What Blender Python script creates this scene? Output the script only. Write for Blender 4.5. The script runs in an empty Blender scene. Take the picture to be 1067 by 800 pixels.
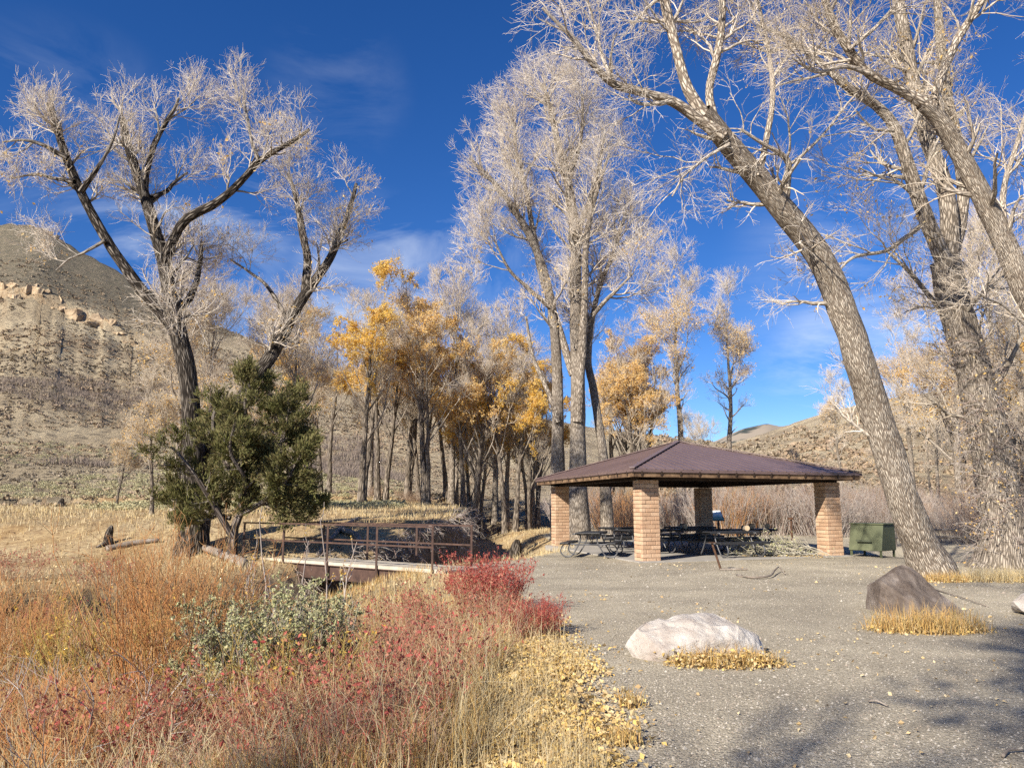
import bpy, math, random
import numpy as np
from mathutils import Vector
PI = math.pi
C = bpy.context.scene.collection
rng = np.random.default_rng(7)

# ------------------------------------------------------------------ camera model (photo pixels -> metres)
F, CX, CY, PITCH, CAMZ = 800.0, 533.5, 400.0, math.radians(8.95), 1.6
SP, CP = math.sin(PITCH), math.cos(PITCH)
def at(u, v, Y):
    dx, dy = (u-CX)/F, (CY-v)/F
    t = Y/(CP-SP*dy)
    return np.array([dx*t, Y, CAMZ+t*(SP+CP*dy)])
def on_plane(u, v, z=0.0):
    dx, dy = (u-CX)/F, (CY-v)/F
    t = (z-CAMZ)/(SP+CP*dy)
    return np.array([dx*t, t*(CP-SP*dy), z])
def tan_el(v):                      # elevation tangent of a pixel row
    dy = (CY-v)/F
    return (SP+CP*dy)/(CP-SP*dy)

# ------------------------------------------------------------------ noise
_tab = np.random.default_rng(3).random(4096)
def vnoise(p):
    p = np.asarray(p, float); i = np.floor(p).astype(np.int64); f = p-i; f = f*f*(3-2*f)
    def h(dx, dy, dz):
        return _tab[((i[..., 0]+dx)*73856093 ^ (i[..., 1]+dy)*19349663 ^ (i[..., 2]+dz)*83492791) & 4095]
    x, y, z = f[..., 0], f[..., 1], f[..., 2]
    a = h(0,0,0)*(1-x)+h(1,0,0)*x; b = h(0,1,0)*(1-x)+h(1,1,0)*x
    c = h(0,0,1)*(1-x)+h(1,0,1)*x; d = h(0,1,1)*(1-x)+h(1,1,1)*x
    return (a*(1-y)+b*y)*(1-z)+(c*(1-y)+d*y)*z
def fbm(p, o=4):
    p = np.asarray(p, float); s = 0; a = .5
    for k in range(o):
        s = s+a*(vnoise(p*2**k+k*17.3)-.5)*2; a *= .5
    return s
def fbm2(x, y, sc, o=4, seed=0.0):
    return fbm(np.stack([x*sc, y*sc, np.full_like(x, seed)], -1), o)
def sstep(a, b, x):
    t = np.clip((x-a)/(b-a), 0, 1); return t*t*(3-2*t)

# ------------------------------------------------------------------ terrain
def sdist(x, y, poly):
    """distance to polyline, positive on its left"""
    best = np.full(x.shape, 1e9); sg = np.ones(x.shape)
    for (x0, y0), (x1, y1) in zip(poly[:-1], poly[1:]):
        dx, dy = x1-x0, y1-y0; L2 = dx*dx+dy*dy
        t = np.clip(((x-x0)*dx+(y-y0)*dy)/L2, 0, 1)
        d = np.hypot(x-x0-t*dx, y-y0-t*dy)
        cr = dx*(y-y0)-dy*(x-x0)
        m = d < best-1e-9
        best = np.where(m, d, best); sg = np.where(m, np.where(cr >= 0, 1., -1.), sg)
    return best*sg
PAD = [(1.3, -30.), (1.0, 2.0)]+[tuple(on_plane(u, v)[:2]) for u, v in
      [(638, 800), (626, 745), (614, 695), (588, 655), (552, 628), (520, 610), (482, 597), (498, 584), (545, 571), (566, 563)]]+[(1.3, 38.), (2.2, 46.), (5., 60), (5, 90)]
CREEK = [(-34, -10), (-19, 5), (-14, 9.5), (-11, 13.3), (-8, 17.3), (-5, 21.3), (-2.3, 25), (-.9, 29), (-.5, 34), (-1.2, 42), (-3, 55), (-3, 90)]
zl_y, zl_z = [-20, 5, 14, 20, 23.7, 27, 30, 36, 60, 90], [-.4, -.4, -.35, -.15, .04, .85, 1.1, 1.3, 1.75, 4.]
RU = np.array([-600, -300, 0, 22, 40, 62, 100, 130, 200, 300, 400, 500, 600, 700, 760, 800, 850, 900, 960, 1067, 1250, 1600, 2200.])
RV = np.array([330, 237, 234, 238, 248, 261, 279, 295, 331, 370, 402, 424, 442, 455, 462, 450, 433, 420, 410, 398, 385, 400, 470.])
RD = np.array([380, 380, 375, 375, 375, 375, 375, 375, 370, 360, 350, 340, 330, 420, 520, 540, 540, 520, 500, 480, 450, 450, 450.])
def pad_d(x, y):
    return sdist(x, y, PAD)+.35*fbm2(x, y, .55, 3, 5.)
def H(x, y):
    x = np.asarray(x, float); y = np.asarray(y, float)
    dp = sdist(x, y, PAD); dc = sdist(x, y, CREEK)
    zr = -.75*sstep(.1, 5.5, dp)*(1-.55*sstep(13, 17, y)*sstep(-3.6, -1.6, x))
    zr = np.where(dp < 0, .028*np.maximum(y-38, 0)*sstep(38, 60, y), zr)
    zr = zr-.45*sstep(11.6, 13.2, x+.25*(y-26))*sstep(20, 22.5, y)*(1-sstep(28, 31, y))*(dp < 0)
    zl = np.interp(y+.12*(x+8), zl_y, zl_z)
    bed = np.where(y < 16, -1.05, np.where(y < 30, -1.3, -.9))
    z = np.where(dc < 0, bed+(zr-bed)*sstep(.4, 3.0, -dc), bed+(zl-bed)*sstep(.7, 1.25+.5*vnoise(np.stack([x*.9, y*.9, x*0], -1)), dc))
    rough = np.where(dp < 0, .012, .07)
    z = z+rough*fbm2(x, y, .9, 4, 1.)+np.where(dp < -.3, .0, .03)*fbm2(x, y, 4., 2, 2.)
    # hills, by bearing and distance
    d = np.hypot(x, y); fwd = np.maximum(y, 1e-3)
    front = sstep(-.1, .35, y/np.maximum(d, 1e-6))
    u = np.where(y > .05*d, CX+F*x/np.maximum(y, .05*d)*1.0, np.where(x < 0, -4000, 4000))
    e = np.interp(u, RU, np.array([tan_el(v) for v in RV])); D = np.interp(u, RU, RD)
    dist = np.where(y > .2*d, fwd, d)
    t = np.clip((dist-58)/(D-58), 0, 1.0)
    zrdg = CAMZ+e*D
    s = t**1.6
    gull = fbm(np.stack([u*.012+2.4*t, t*4.5, t*0], -1), 5)
    zz = zrdg*s+(.022*zrdg*gull*np.sqrt(s)-7.*np.abs(fbm2(x, y, .011, 4, 29.))*np.sqrt(s)+1.2*fbm2(x, y, .05, 4, 9.)+3.2*fbm2(x, y, .028, 5, 19.)*sstep(0, .1, t))*(1-.97*sstep(.55, .93, t))
    rim = .694+.01*fbm2(u, t*0, .05, 3, 4.)
    zz = zz+(3.6*sstep(rim, rim+.012, t)-3.6*sstep(.0, .6, t-.05)*.8)*(1-sstep(140, 230, u))*(t > 0)*(1+.5*fbm2(u, t*0, .2, 2, 1.))
    over = np.maximum(dist-D, 0)
    zz = np.where(over > 0, zz-over*.28*(1+.2*gull), zz)
    zz = np.maximum(zz, -4.)*front
    far_low = sstep(60, 90, d)
    return np.where(t > 0, np.maximum(z*(1-far_low), 0)*0+z*(1-sstep(0, .12, t))+zz+2.4*sstep(0, .12, t)*(1-sstep(.5, .9, t)), z*(1-far_low)+zz*far_low)
def hz(x, y):
    return float(H(np.array([x]), np.array([y]))[0])

# ------------------------------------------------------------------ mesh helpers
def tag(o, label=None, cat=None, group=None, kind=None):
    for k, v in (('label', label), ('category', cat), ('group', group), ('kind', kind)):
        if v: o[k] = v
    return o
def link(o, parent=None):
    C.objects.link(o)
    if parent: o.parent = parent
    return o
def empty(name, loc=(0, 0, 0), rz=0.):
    o = bpy.data.objects.new(name, None); o.location = loc; o.rotation_euler = (0, 0, rz); o.empty_display_size = .2
    return link(o)
def mesh_np(name, V, faces, mat, parent=None, smooth=False, attrs=None):
    """faces: list of int arrays [n,k]"""
    me = bpy.data.meshes.new(name)
    V = np.asarray(V, np.float32); me.vertices.add(len(V)); me.vertices.foreach_set('co', V.ravel())
    faces = [np.asarray(f, np.int32) for f in faces if len(f)]
    li = np.concatenate([f.ravel() for f in faces]); tot = np.concatenate([np.full(len(f), f.shape[1], np.int32) for f in faces])
    st = np.concatenate([[0], np.cumsum(tot)[:-1]]).astype(np.int32)
    me.loops.add(len(li)); me.loops.foreach_set('vertex_index', li)
    me.polygons.add(len(tot)); me.polygons.foreach_set('loop_start', st)
    me.polygons.foreach_set('use_smooth', np.full(len(tot), smooth, bool))
    me.update(calc_edges=True)
    for k, a in (attrs or {}).items():
        a = np.asarray(a, np.float32)
        if a.ndim == 1:
            at_ = me.attributes.new(k, 'FLOAT', 'POINT'); at_.data.foreach_set('value', a)
        else:
            at_ = me.attributes.new(k, 'FLOAT_VECTOR', 'POINT'); at_.data.foreach_set('vector', a.ravel())
    me.materials.append(mat)
    return link(bpy.data.objects.new(name, me), parent)
class MB:
    """collects polygons, builds one mesh"""
    def __init__(s): s.v = []; s.f = []
    def add(s, V, Fc):
        n = len(s.v); s.v += [tuple(map(float, p)) for p in V]; s.f += [tuple(i+n for i in f) for f in Fc]; return s
    def box(s, c, size, rz=0., ax=None):
        hx, hy, hz_ = [q/2 for q in size]
        if ax is None: ax = ((math.cos(rz), math.sin(rz), 0), (-math.sin(rz), math.cos(rz), 0), (0, 0, 1))
        A = [np.array(a, float) for a in ax]; c = np.array(c, float)
        V = [c+A[0]*hx*i+A[1]*hy*j+A[2]*hz_*k for i, j, k in
             [(-1,-1,-1),(1,-1,-1),(1,1,-1),(-1,1,-1),(-1,-1,1),(1,-1,1),(1,1,1),(-1,1,1)]]
        return s.add(V, [(3,2,1,0),(4,5,6,7),(0,1,5,4),(1,2,6,5),(2,3,7,6),(3,0,4,7)])
    def bar(s, a, b, w, h, up=(0, 0, 1)):
        a, b = np.array(a, float), np.array(b, float); d = b-a; L = np.linalg.norm(d); d /= L
        up = np.array(up, float)
        if abs(d@up) > .95: up = np.array((1., 0, 0))
        sd = np.cross(up, d); sd /= np.linalg.norm(sd); u2 = np.cross(d, sd)
        return s.box((a+b)/2, (L, w, h), ax=(d, sd, u2))
    def tube(s, pts, r, k=8):
        P = np.array(pts, float)[None]; n = P.shape[1]
        R = np.full((1, n), r) if np.isscalar(r) else np.array(r, float)[None]
        V, Q, _ = tubes(P, R, k)
        s.add(V, Q.tolist()); b = len(s.v)-n*k
        s.f.append(tuple(b+i for i in range(k))[::-1]); s.f.append(tuple(b+(n-1)*k+i for i in range(k)))
        return s
    def build(s, name, mat, parent=None, smooth=False, bevel=0.):
        me = bpy.data.meshes.new(name); me.from_pydata(s.v, [], s.f); me.update()
        if smooth:
            for p in me.polygons: p.use_smooth = True
        me.materials.append(mat)
        o = link(bpy.data.objects.new(name, me), parent)
        if bevel:
            m = o.modifiers.new('bevel', 'BEVEL'); m.width = bevel; m.segments = 2; m.limit_method = 'ANGLE'
        return o
def copy_tree(o, parent=None):
    c = o.copy(); C.objects.link(c)
    if parent is not None: c.parent = parent
    for ch in list(o.children): copy_tree(ch, c)
    return c
def norm(a): return a/np.maximum(np.linalg.norm(a, axis=-1, keepdims=True), 1e-9)
def tubes(P, R, k, seed_off=None):
    """P [n,m,3], R [n,m] -> verts, quads, attributes"""
    n, m, _ = P.shape
    T = np.empty_like(P); T[:, 1:-1] = P[:, 2:]-P[:, :-2]; T[:, 0] = P[:, 1]-P[:, 0]; T[:, -1] = P[:, -1]-P[:, -2]
    T = norm(T); D = norm(P[:, -1]-P[:, 0])
    ref = np.where(np.abs(D[:, 2:3]) < .8, np.array([[0, 0, 1.]]), np.array([[1., .3, 0]]))
    a = norm(np.cross(D, ref))[:, None, :]
    n1 = norm(a-T*(T*a).sum(-1, keepdims=True)); n2 = np.cross(T, n1)
    th = np.arange(k)*2*PI/k
    co, si = np.cos(th)[None, None, :, None], np.sin(th)[None, None, :, None]
    V = P[:, :, None]+R[:, :, None, None]*(co*n1[:, :, None]+si*n2[:, :, None])
    L = np.concatenate([np.zeros((n, 1)), np.cumsum(np.linalg.norm(P[:, 1:]-P[:, :-1], axis=-1), 1)], 1)
    b = np.arange(n)[:, None, None]*m*k+np.arange(m-1)[None, :, None]*k+np.arange(k)[None, None]
    b2 = np.arange(n)[:, None, None]*m*k+np.arange(m-1)[None, :, None]*k+((np.arange(k)+1) % k)[None, None]
    Q = np.stack([b, b2, b2+k, b+k], -1).reshape(-1, 4)
    R0 = R[:, :1]
    off = (np.arange(n)*3.77)[:, None, None]
    bk = np.stack([np.broadcast_to(co[..., 0]*R0[:, :, None], (n, m, k))+off, np.broadcast_to(si[..., 0]*R0[:, :, None], (n, m, k)), np.broadcast_to(L[:, :, None], (n, m, k))], -1)
    rad = np.broadcast_to(R[:, :, None], (n, m, k))
    return V.reshape(-1, 3), Q, {'bk': bk.reshape(-1, 3), 'rad': rad.reshape(-1)}
def tube_mesh(name, sets, mat, parent=None, smooth=True):
    Vs, Qs, B, Rr, o = [], [], [], [], 0
    for P, R, k in sets:
        V, Q, a = tubes(P, R, k)
        if k >= 20:         # furrowed relief on big trunks
            ctr = np.repeat(P.reshape(-1, 3), k, 0); q = a['bk']*np.array([9., 9., 2.2]); rd = 1-2*np.abs(fbm(q, 3))
            lump = fbm(a['bk']*np.array([2.2, 2.2, 1.1])+7, 3)
            V = ctr+(V-ctr)*(.97+.10*rd*np.minimum(1, .14/np.maximum(a['rad'], .05))+.13*lump)[:, None]
        Vs.append(V); Qs.append(Q+o); o += len(V); B.append(a['bk']); Rr.append(a['rad'])
    return mesh_np(name, np.concatenate(Vs), [np.concatenate(Qs)], mat, parent, smooth, {'bk': np.concatenate(B), 'rad': np.concatenate(Rr)})
def resample(pts, rad, m):
    """Catmull-Rom through control points, m samples"""
    P = np.array(pts, float); n = len(P); Q = np.vstack([2*P[0]-P[1], P, 2*P[-1]-P[-2]])
    seg = np.linalg.norm(P[1:]-P[:-1], axis=1); cum = np.concatenate([[0], np.cumsum(seg)])
    s = np.linspace(0, cum[-1], m); i = np.clip(np.searchsorted(cum, s, 'right')-1, 0, n-2); t = ((s-cum[i])/seg[i])[:, None]
    p0, p1, p2, p3 = Q[i], Q[i+1], Q[i+2], Q[i+3]
    out = .5*(2*p1+(p2-p0)*t+(2*p0-5*p1+4*p2-p3)*t*t+(3*p1-p0-3*p2+p3)*t**3)
    return out, np.interp(s, cum, rad)
def grow(P, R, g, count, tr, Lr, ang, ratio, m, up, wob, rmin, rmax=9., wt=None, droop=0., end=.3):
    """children of branches P: count in all, start in tr, length Lr metres"""
    n, mp, _ = P.shape
    w = np.linalg.norm(P[:, 1:]-P[:, :-1], axis=-1).sum(1)
    if wt is not None: w = w*wt
    idx = g.choice(n, count, p=w/w.sum())
    t = tr[0]+(tr[1]-tr[0])*g.random(count)**.8
    s = t*(mp-1); i = np.minimum(s.astype(int), mp-2); f = (s-i)[:, None]
    pos = P[idx, i]*(1-f)+P[idx, i+1]*f; r = R[idx, i]*(1-f[:, 0])+R[idx, i+1]*f[:, 0]
    T = norm(P[idx, i+1]-P[idx, i])
    q = g.normal(size=(count, 3)); q = norm(q-T*(q*T).sum(1, keepdims=True))
    a = np.radians(g.uniform(ang[0], ang[1], count))[:, None]
    d = norm(np.cos(a)*T+np.sin(a)*q)
    L = g.uniform(Lr[0], Lr[1], count)*(1.15-.5*t)
    r0 = np.clip(r*ratio*g.uniform(.75, 1.1, count), rmin, rmax)
    out = np.empty((count, m, 3)); out[:, 0] = pos
    for k in range(1, m):
        d = norm(d+np.array([0, 0, 1.])*(up-droop*k/m)+wob*g.normal(size=(count, 3)))
        out[:, k] = out[:, k-1]+d*(L/(m-1))[:, None]
    RR = np.maximum(r0[:, None]*np.linspace(1, end, m)[None], rmin*.55)
    return out, RR
def cards(pts, size, g, aspect=1.6, flat=0., axis=None):
    n = len(pts); a = norm(g.normal(size=(n, 3)))
    if axis is not None: a = norm(norm(axis)+.42*a)
    b = g.normal(size=(n, 3))
    if flat:
        a[:, 2] *= flat; b[:, 2] *= flat; a = norm(a)
    b = norm(b-a*(a*b).sum(1, keepdims=True))
    s = (np.asarray(size)*g.uniform(.65, 1.25, n))[:, None]
    bend = np.cross(a, b)*s*.18
    V = np.stack([pts-a*s*aspect/2, pts-b*s/2+bend, pts+a*s*aspect/2, pts+b*s/2+bend], 1).reshape(-1, 3)
    return V, np.arange(4*n).reshape(n, 4)
def blades(base, h, w, g, lean=.35):
    """bent grass blades: two quads narrowing to a point"""
    n = len(base); az = g.uniform(0, 2*PI, n); ln = g.normal(0, lean, n)
    d = np.stack([np.cos(az), np.sin(az), np.zeros(n)], 1); az2 = g.uniform(0, 2*PI, n)
    s = np.stack([np.cos(az2), np.sin(az2), np.zeros(n)], 1)*w[:, None]/2
    mid = base+d*(ln*h*.35)[:, None]; mid[:, 2] += h*.55
    tip = base+d*(ln*h)[:, None]; tip[:, 2] += h*np.clip(1-.3*np.abs(ln), .4, 1)
    V = np.stack([base-s, base+s, mid+s*.75, mid-s*.75, tip], 1).reshape(-1, 3); b = np.arange(n)[:, None]*5
    return V, [b+np.array([[0, 1, 2, 3]]), b+np.array([[3, 2, 4]])]
def scatter(n, r0, r1, a0, a1, g, pred=None):
    """ground points, density falling with distance"""
    r = r0*np.exp(g.random(n)*math.log(r1/r0)); a = np.radians(g.uniform(a0, a1, n))
    x, y = r*np.sin(a), r*np.cos(a)
    if pred is not None:
        k = pred(x, y); x, y = x[k], y[k]
    return x, y
def ground_pts(x, y, dz=0.):
    return np.stack([x, y, H(x, y)+dz], 1)

# ------------------------------------------------------------------ materials
def new_mat(name, rough=.85, spec=.25):
    m = bpy.data.materials.new(name); m.use_nodes = True; nt = m.node_tree
    b = nt.nodes['Principled BSDF']; b.inputs['Roughness'].default_value = rough; b.inputs['Specular IOR Level'].default_value = spec
    return m, nt, b
def nd(nt, t, **kw):
    n = nt.nodes.new(t)
    for k, v in kw.items():
        if hasattr(n, k): setattr(n, k, v)
        else: n.inputs[k.replace('_', ' ')].default_value = v
    return n
def ramp(nt, fac, stops, interp='LINEAR'):
    r = nt.nodes.new('ShaderNodeValToRGB'); r.color_ramp.interpolation = interp
    e = r.color_ramp.elements
    while len(e) < len(stops): e.new(.5)
    for el, (p, c) in zip(e, stops): el.position = p; el.color = (*c, 1) if len(c) == 3 else c
    nt.links.new(fac, r.inputs[0]); return r.outputs[0]
def noise(nt, scale, detail=5, vec=None, rough=.6, dist=0.):
    n = nd(nt, 'ShaderNodeTexNoise'); n.inputs['Scale'].default_value = scale; n.inputs['Detail'].default_value = detail
    n.inputs['Roughness'].default_value = rough; n.inputs['Distortion'].default_value = dist
    if vec is not None: nt.links.new(vec, n.inputs['Vector'])
    return n.outputs['Fac']
def mixc(nt, fac, a, b, mode='MIX'):
    m = nt.nodes.new('ShaderNodeMix'); m.data_type = 'RGBA'; m.blend_type = mode
    for sock, val in ((m.inputs['Factor'], fac), (m.inputs['A'] if False else m.inputs[6], a), (m.inputs[7], b)):
        if isinstance(val, (int, float)): sock.default_value = val
        elif isinstance(val, tuple): sock.default_value = (*val, 1)
        else: nt.links.new(val, sock)
    return m.outputs[2]
def mth(nt, op, a, b=None):
    m = nt.nodes.new('ShaderNodeMath'); m.operation = op
    for i, v in enumerate((a, b)):
        if v is None: continue
        if isinstance(v, (int, float)): m.inputs[i].default_value = v
        else: nt.links.new(v, m.inputs[i])
    return m.outputs[0]
def bump(nt, b, h, strength=.5, dist=.02):
    n = nt.nodes.new('ShaderNodeBump'); n.inputs['Strength'].default_value = strength; n.inputs['Distance'].default_value = dist
    nt.links.new(h, n.inputs['Height']); nt.links.new(n.outputs[0], b.inputs['Normal'])
def position(nt): return nd(nt, 'ShaderNodeNewGeometry').outputs['Position']
def objco(nt): return nd(nt, 'ShaderNodeTexCoord').outputs['Object']
def attr(nt, name, out='Fac'):
    a = nd(nt, 'ShaderNodeAttribute'); a.attribute_name = name; return a.outputs[out]
def plain(name, stops, scale=8., rough=.8, spec=.25, bmp=.3, bd=.01, detail=6, metal=0.):
    m, nt, b = new_mat(name, rough, spec); co = objco(nt); f = noise(nt, scale, detail, co)
    nt.links.new(ramp(nt, f, stops), b.inputs['Base Color']); b.inputs['Metallic'].default_value = metal
    if bmp: bump(nt, b, noise(nt, scale*4, 4, co), bmp, bd)
    return m
def island(name, cols, rough=.8, trans=0., spec=.2, pn=None):
    """colour varying from blade to blade / leaf to leaf"""
    m, nt, b = new_mat(name, rough, spec)
    f = nd(nt, 'ShaderNodeNewGeometry').outputs['Random Per Island']
    n = len(cols); c = ramp(nt, f, [((i+.5)/n, q) for i, q in enumerate(cols)])
    if pn:
        c = mixc(nt, ramp(nt, noise(nt, pn[0], 3, position(nt)), [(.4, (0, 0, 0)), (.6, (1, 1, 1))]), c, mixc(nt, 1., c, pn[1], 'MULTIPLY'))
    nt.links.new(c, b.inputs['Base Color'])
    if trans:
        t = nd(nt, 'ShaderNodeBsdfTranslucent'); nt.links.new(c, t.inputs[0])
        mx = nd(nt, 'ShaderNodeMixShader'); mx.inputs[0].default_value = trans
        nt.links.new(b.outputs[0], mx.inputs[1]); nt.links.new(t.outputs[0], mx.inputs[2])
        nt.links.new(mx.outputs[0], nt.nodes['Material Output'].inputs[0])
    return m
def bark(name, dark, mid, light, pale, zs=.22, sc=9., bstr=.9):
    m, nt, b = new_mat(name, .92, .12)
    mp = nd(nt, 'ShaderNodeMapping'); mp.inputs['Scale'].default_value = (1, 1, zs); nt.links.new(attr(nt, 'bk', 'Vector'), mp.inputs['Vector'])
    n1 = noise(nt, sc, 6, mp.outputs[0], .62, .6)
    v = nd(nt, 'ShaderNodeTexVoronoi'); v.feature = 'DISTANCE_TO_EDGE'; v.inputs['Scale'].default_value = sc*.9
    nz = nd(nt, 'ShaderNodeVectorMath'); nz.operation = 'ADD'; nz.inputs[1].default_value = (0, 0, 0)
    nt.links.new(mp.outputs[0], nz.inputs[0]); nt.links.new(nz.outputs[0], v.inputs['Vector'])
    e = mth(nt, 'MINIMUM', mth(nt, 'MULTIPLY', v.outputs[0], 3.2), 1.)
    h = mth(nt, 'MULTIPLY', mth(nt, 'ADD', n1, .15), e)
    col = ramp(nt, h, [(.12, dark), (.36, mid), (.62, light)])
    col = mixc(nt, ramp(nt, noise(nt, 1.3, 3, position(nt)), [(.42, (0, 0, 0)), (.7, (1, 1, 1))]), col, mixc(nt, 1., col, (.72, .70, .68), 'MULTIPLY'))
    thin = ramp(nt, attr(nt, 'rad'), [(.012, (1, 1, 1)), (.07, (0, 0, 0))])
    col = mixc(nt, thin, col, pale)
    nt.links.new(col, b.inputs['Base Color']); bump(nt, b, h, bstr, .05)
    return m
M = {}
M['bark_light'] = bark('pale furrowed bark', (.19, .15, .115), (.48, .41, .325), (.66, .575, .465), (.55, .48, .40), .34, 16., .8)
M['bark_grey'] = bark('grey furrowed bark', (.14, .115, .09), (.36, .305, .245), (.50, .435, .355), (.52, .46, .38), .28, 14., .7)
M['bark_dark'] = bark('dark furrowed bark', (.025, .02, .016), (.10, .083, .067), (.27, .235, .195), (.46, .41, .35), .25, 11.)
M['bark_brown'] = bark('brown bark', (.09, .074, .058), (.25, .205, .16), (.40, .34, .27), (.44, .38, .31))
M['juniper_bark'] = bark('shredding juniper bark', (.05, .04, .035), (.17, .14, .12), (.30, .26, .23), (.22, .19, .16), .1, 12.)
M['twig'] = island('pale bare twigs', [(.46, .38, .29), (.58, .50, .40), (.66, .58, .48), (.50, .41, .31)], .8, spec=.2)
M['twig_white'] = island('whitish bare twigs', [(.54, .46, .36), (.67, .59, .49), (.74, .67, .58), (.57, .48, .38)], .8, spec=.2)
M['twig_tan'] = island('tan bare twigs', [(.44, .36, .26), (.56, .47, .35), (.62, .54, .43)], .8)
M['leaf_gold'] = island('golden autumn leaves', [(.80, .53, .10), (.86, .61, .16), (.75, .46, .08), (.86, .66, .26), (.72, .52, .16)], .6, .5)
M['leaf_tan'] = island('faded tan leaves', [(.74, .49, .17), (.80, .55, .21), (.70, .43, .13), (.80, .62, .32)], .65, .4)
M['juniper'] = island('juniper foliage', [(.14, .135, .05), (.20, .185, .07), (.26, .235, .10), (.11, .11, .045), (.22, .17, .08)], .75, .25, pn=(1.4, (.7, .75, .6)))
M['litter'] = island('fallen cottonwood leaves', [(.62, .43, .14), (.70, .53, .21), (.50, .33, .11), (.62, .48, .26), (.32, .20, .09), (.66, .55, .31), (.42, .27, .10)], .7, .15)
M['litter_dull'] = island('weathered fallen leaves', [(.50, .36, .18), (.58, .44, .24), (.36, .25, .13), (.62, .50, .30)], .8)
M['grass_tan'] = island('dry straw grass', [(.50, .40, .22), (.60, .49, .28), (.42, .32, .17), (.64, .55, .36), (.50, .36, .16)], .75, .15)
M['grass_gold'] = island('golden dry grass', [(.50, .31, .10), (.58, .39, .15), (.42, .23, .08), (.54, .42, .22), (.34, .26, .10)], .75, .15)
M['stem_orange'] = island('orange willow stems', [(.46, .20, .07), (.54, .26, .09), (.38, .17, .07), (.50, .32, .13), (.34, .21, .11)], .6)
M['stem_red'] = island('red shrub stems', [(.42, .10, .07), (.50, .16, .10), (.36, .13, .09), (.48, .25, .16), (.30, .13, .09)], .65)
M['stem_rust'] = island('rust brown stems', [(.34, .17, .10), (.42, .24, .14), (.28, .13, .08), (.44, .30, .19), (.36, .14, .09)], .65)
M['stem_crimson'] = island('crimson stems', [(.38, .06, .05), (.46, .10, .07), (.30, .07, .06), (.42, .15, .10)], .65)
M['stem_grey'] = island('grey weathered stems', [(.38, .33, .29), (.48, .43, .38), (.30, .25, .22), (.42, .36, .30), (.34, .24, .20)], .8)
M['stem_mauve'] = island('mauve twiggy stems', [(.32, .21, .15), (.42, .30, .21), (.27, .17, .12), (.47, .37, .26)], .75)
M['stem_olive'] = island('olive yellow willow stems', [(.34, .26, .07), (.42, .32, .09), (.28, .20, .06), (.46, .30, .10)], .65)
M['leaf_red'] = island('small red leaves', [(.40, .08, .07), (.46, .12, .09), (.32, .08, .07), (.46, .20, .13)], .6, .25)
M['leaf_sage'] = island('grey green leaves', [(.34, .35, .17), (.44, .43, .24), (.28, .29, .13), (.52, .50, .32), (.46, .40, .20)], .7, .15)
M['sage_brush'] = island('sagebrush', [(.24, .20, .14), (.31, .26, .18), (.19, .15, .11), (.33, .27, .20)], .9, pn=(.02, (1.1, .98, .9)))
M['rabbit_brush'] = island('pale green brush', [(.36, .34, .19), (.44, .41, .23), (.31, .30, .19), (.50, .43, .25)], .85, .1)
M['oak_brush'] = island('leafless oak brush', [(.21, .165, .135), (.28, .225, .185), (.18, .145, .12)], .9)

# ground: gravel where the lot is, dry earth and straw elsewhere
m, nt, b = new_mat('ground earth and gravel', .95, .1); pos = position(nt)
gv = nd(nt, 'ShaderNodeTexVoronoi'); gv.inputs['Scale'].default_value = 62; nt.links.new(pos, gv.inputs['Vector'])
gcol = mixc(nt, .55, ramp(nt, noise(nt, 60, 3, pos), [(.3, (.20, .178, .14)), (.5, (.375, .337, .27)), (.7, (.54, .49, .40))]),
            ramp(nt, gv.outputs['Color'], [(.1, (.14, .122, .098)), (.45, (.365, .326, .26)), (.8, (.56, .51, .42))]))
gcol = mixc(nt, 1., gcol, ramp(nt, noise(nt, .16, 4, pos, .55, 1.2), [(.36, (.84, .83, .82)), (.62, (1.1, 1.09, 1.06))]), 'MULTIPLY')
gcol = mixc(nt, 1., gcol, ramp(nt, noise(nt, .7, 5, pos), [(.32, (.80, .78, .74)), (.7, (1.18, 1.16, 1.08))]), 'MULTIPLY')
ecol = ramp(nt, noise(nt, 5, 8, pos, .7), [(.28, (.17, .12, .075)), (.45, (.34, .25, .145)), (.6, (.47, .37, .21)), (.75, (.55, .45, .29))])
ecol = mixc(nt, ramp(nt, noise(nt, .35, 4, pos), [(.4, (0, 0, 0)), (.65, (1, 1, 1))]), ecol, mixc(nt, 1., ecol, (.82, .72, .60), 'MULTIPLY'))
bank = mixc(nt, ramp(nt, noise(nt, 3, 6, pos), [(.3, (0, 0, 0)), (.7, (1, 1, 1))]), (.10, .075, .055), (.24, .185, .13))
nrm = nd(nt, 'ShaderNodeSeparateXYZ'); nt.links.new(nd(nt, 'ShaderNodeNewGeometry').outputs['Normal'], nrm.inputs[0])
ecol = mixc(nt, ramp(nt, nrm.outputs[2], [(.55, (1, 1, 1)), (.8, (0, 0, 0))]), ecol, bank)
ecol = mixc(nt, attr(nt, 'humus'), ecol, ramp(nt, noise(nt, 9, 6, pos), [(.3, (.05, .035, .024)), (.6, (.13, .09, .055)), (.75, (.26, .19, .11))]))
gm = mth(nt, 'ADD', attr(nt, 'gravel'), mth(nt, 'MULTIPLY', mth(nt, 'SUBTRACT', noise(nt, 3.5, 5, pos), .5), .9))
gm = ramp(nt, gm, [(.42, (0, 0, 0)), (.58, (1, 1, 1))])
nt.links.new(mixc(nt, gm, ecol, gcol), b.inputs['Base Color'])
hgt = mth(nt, 'ADD', mth(nt, 'MULTIPLY', gv.outputs['Distance'], -.6), noise(nt, 25, 6, pos))
bump(nt, b, hgt, .55, .03); M['ground'] = m
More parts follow.
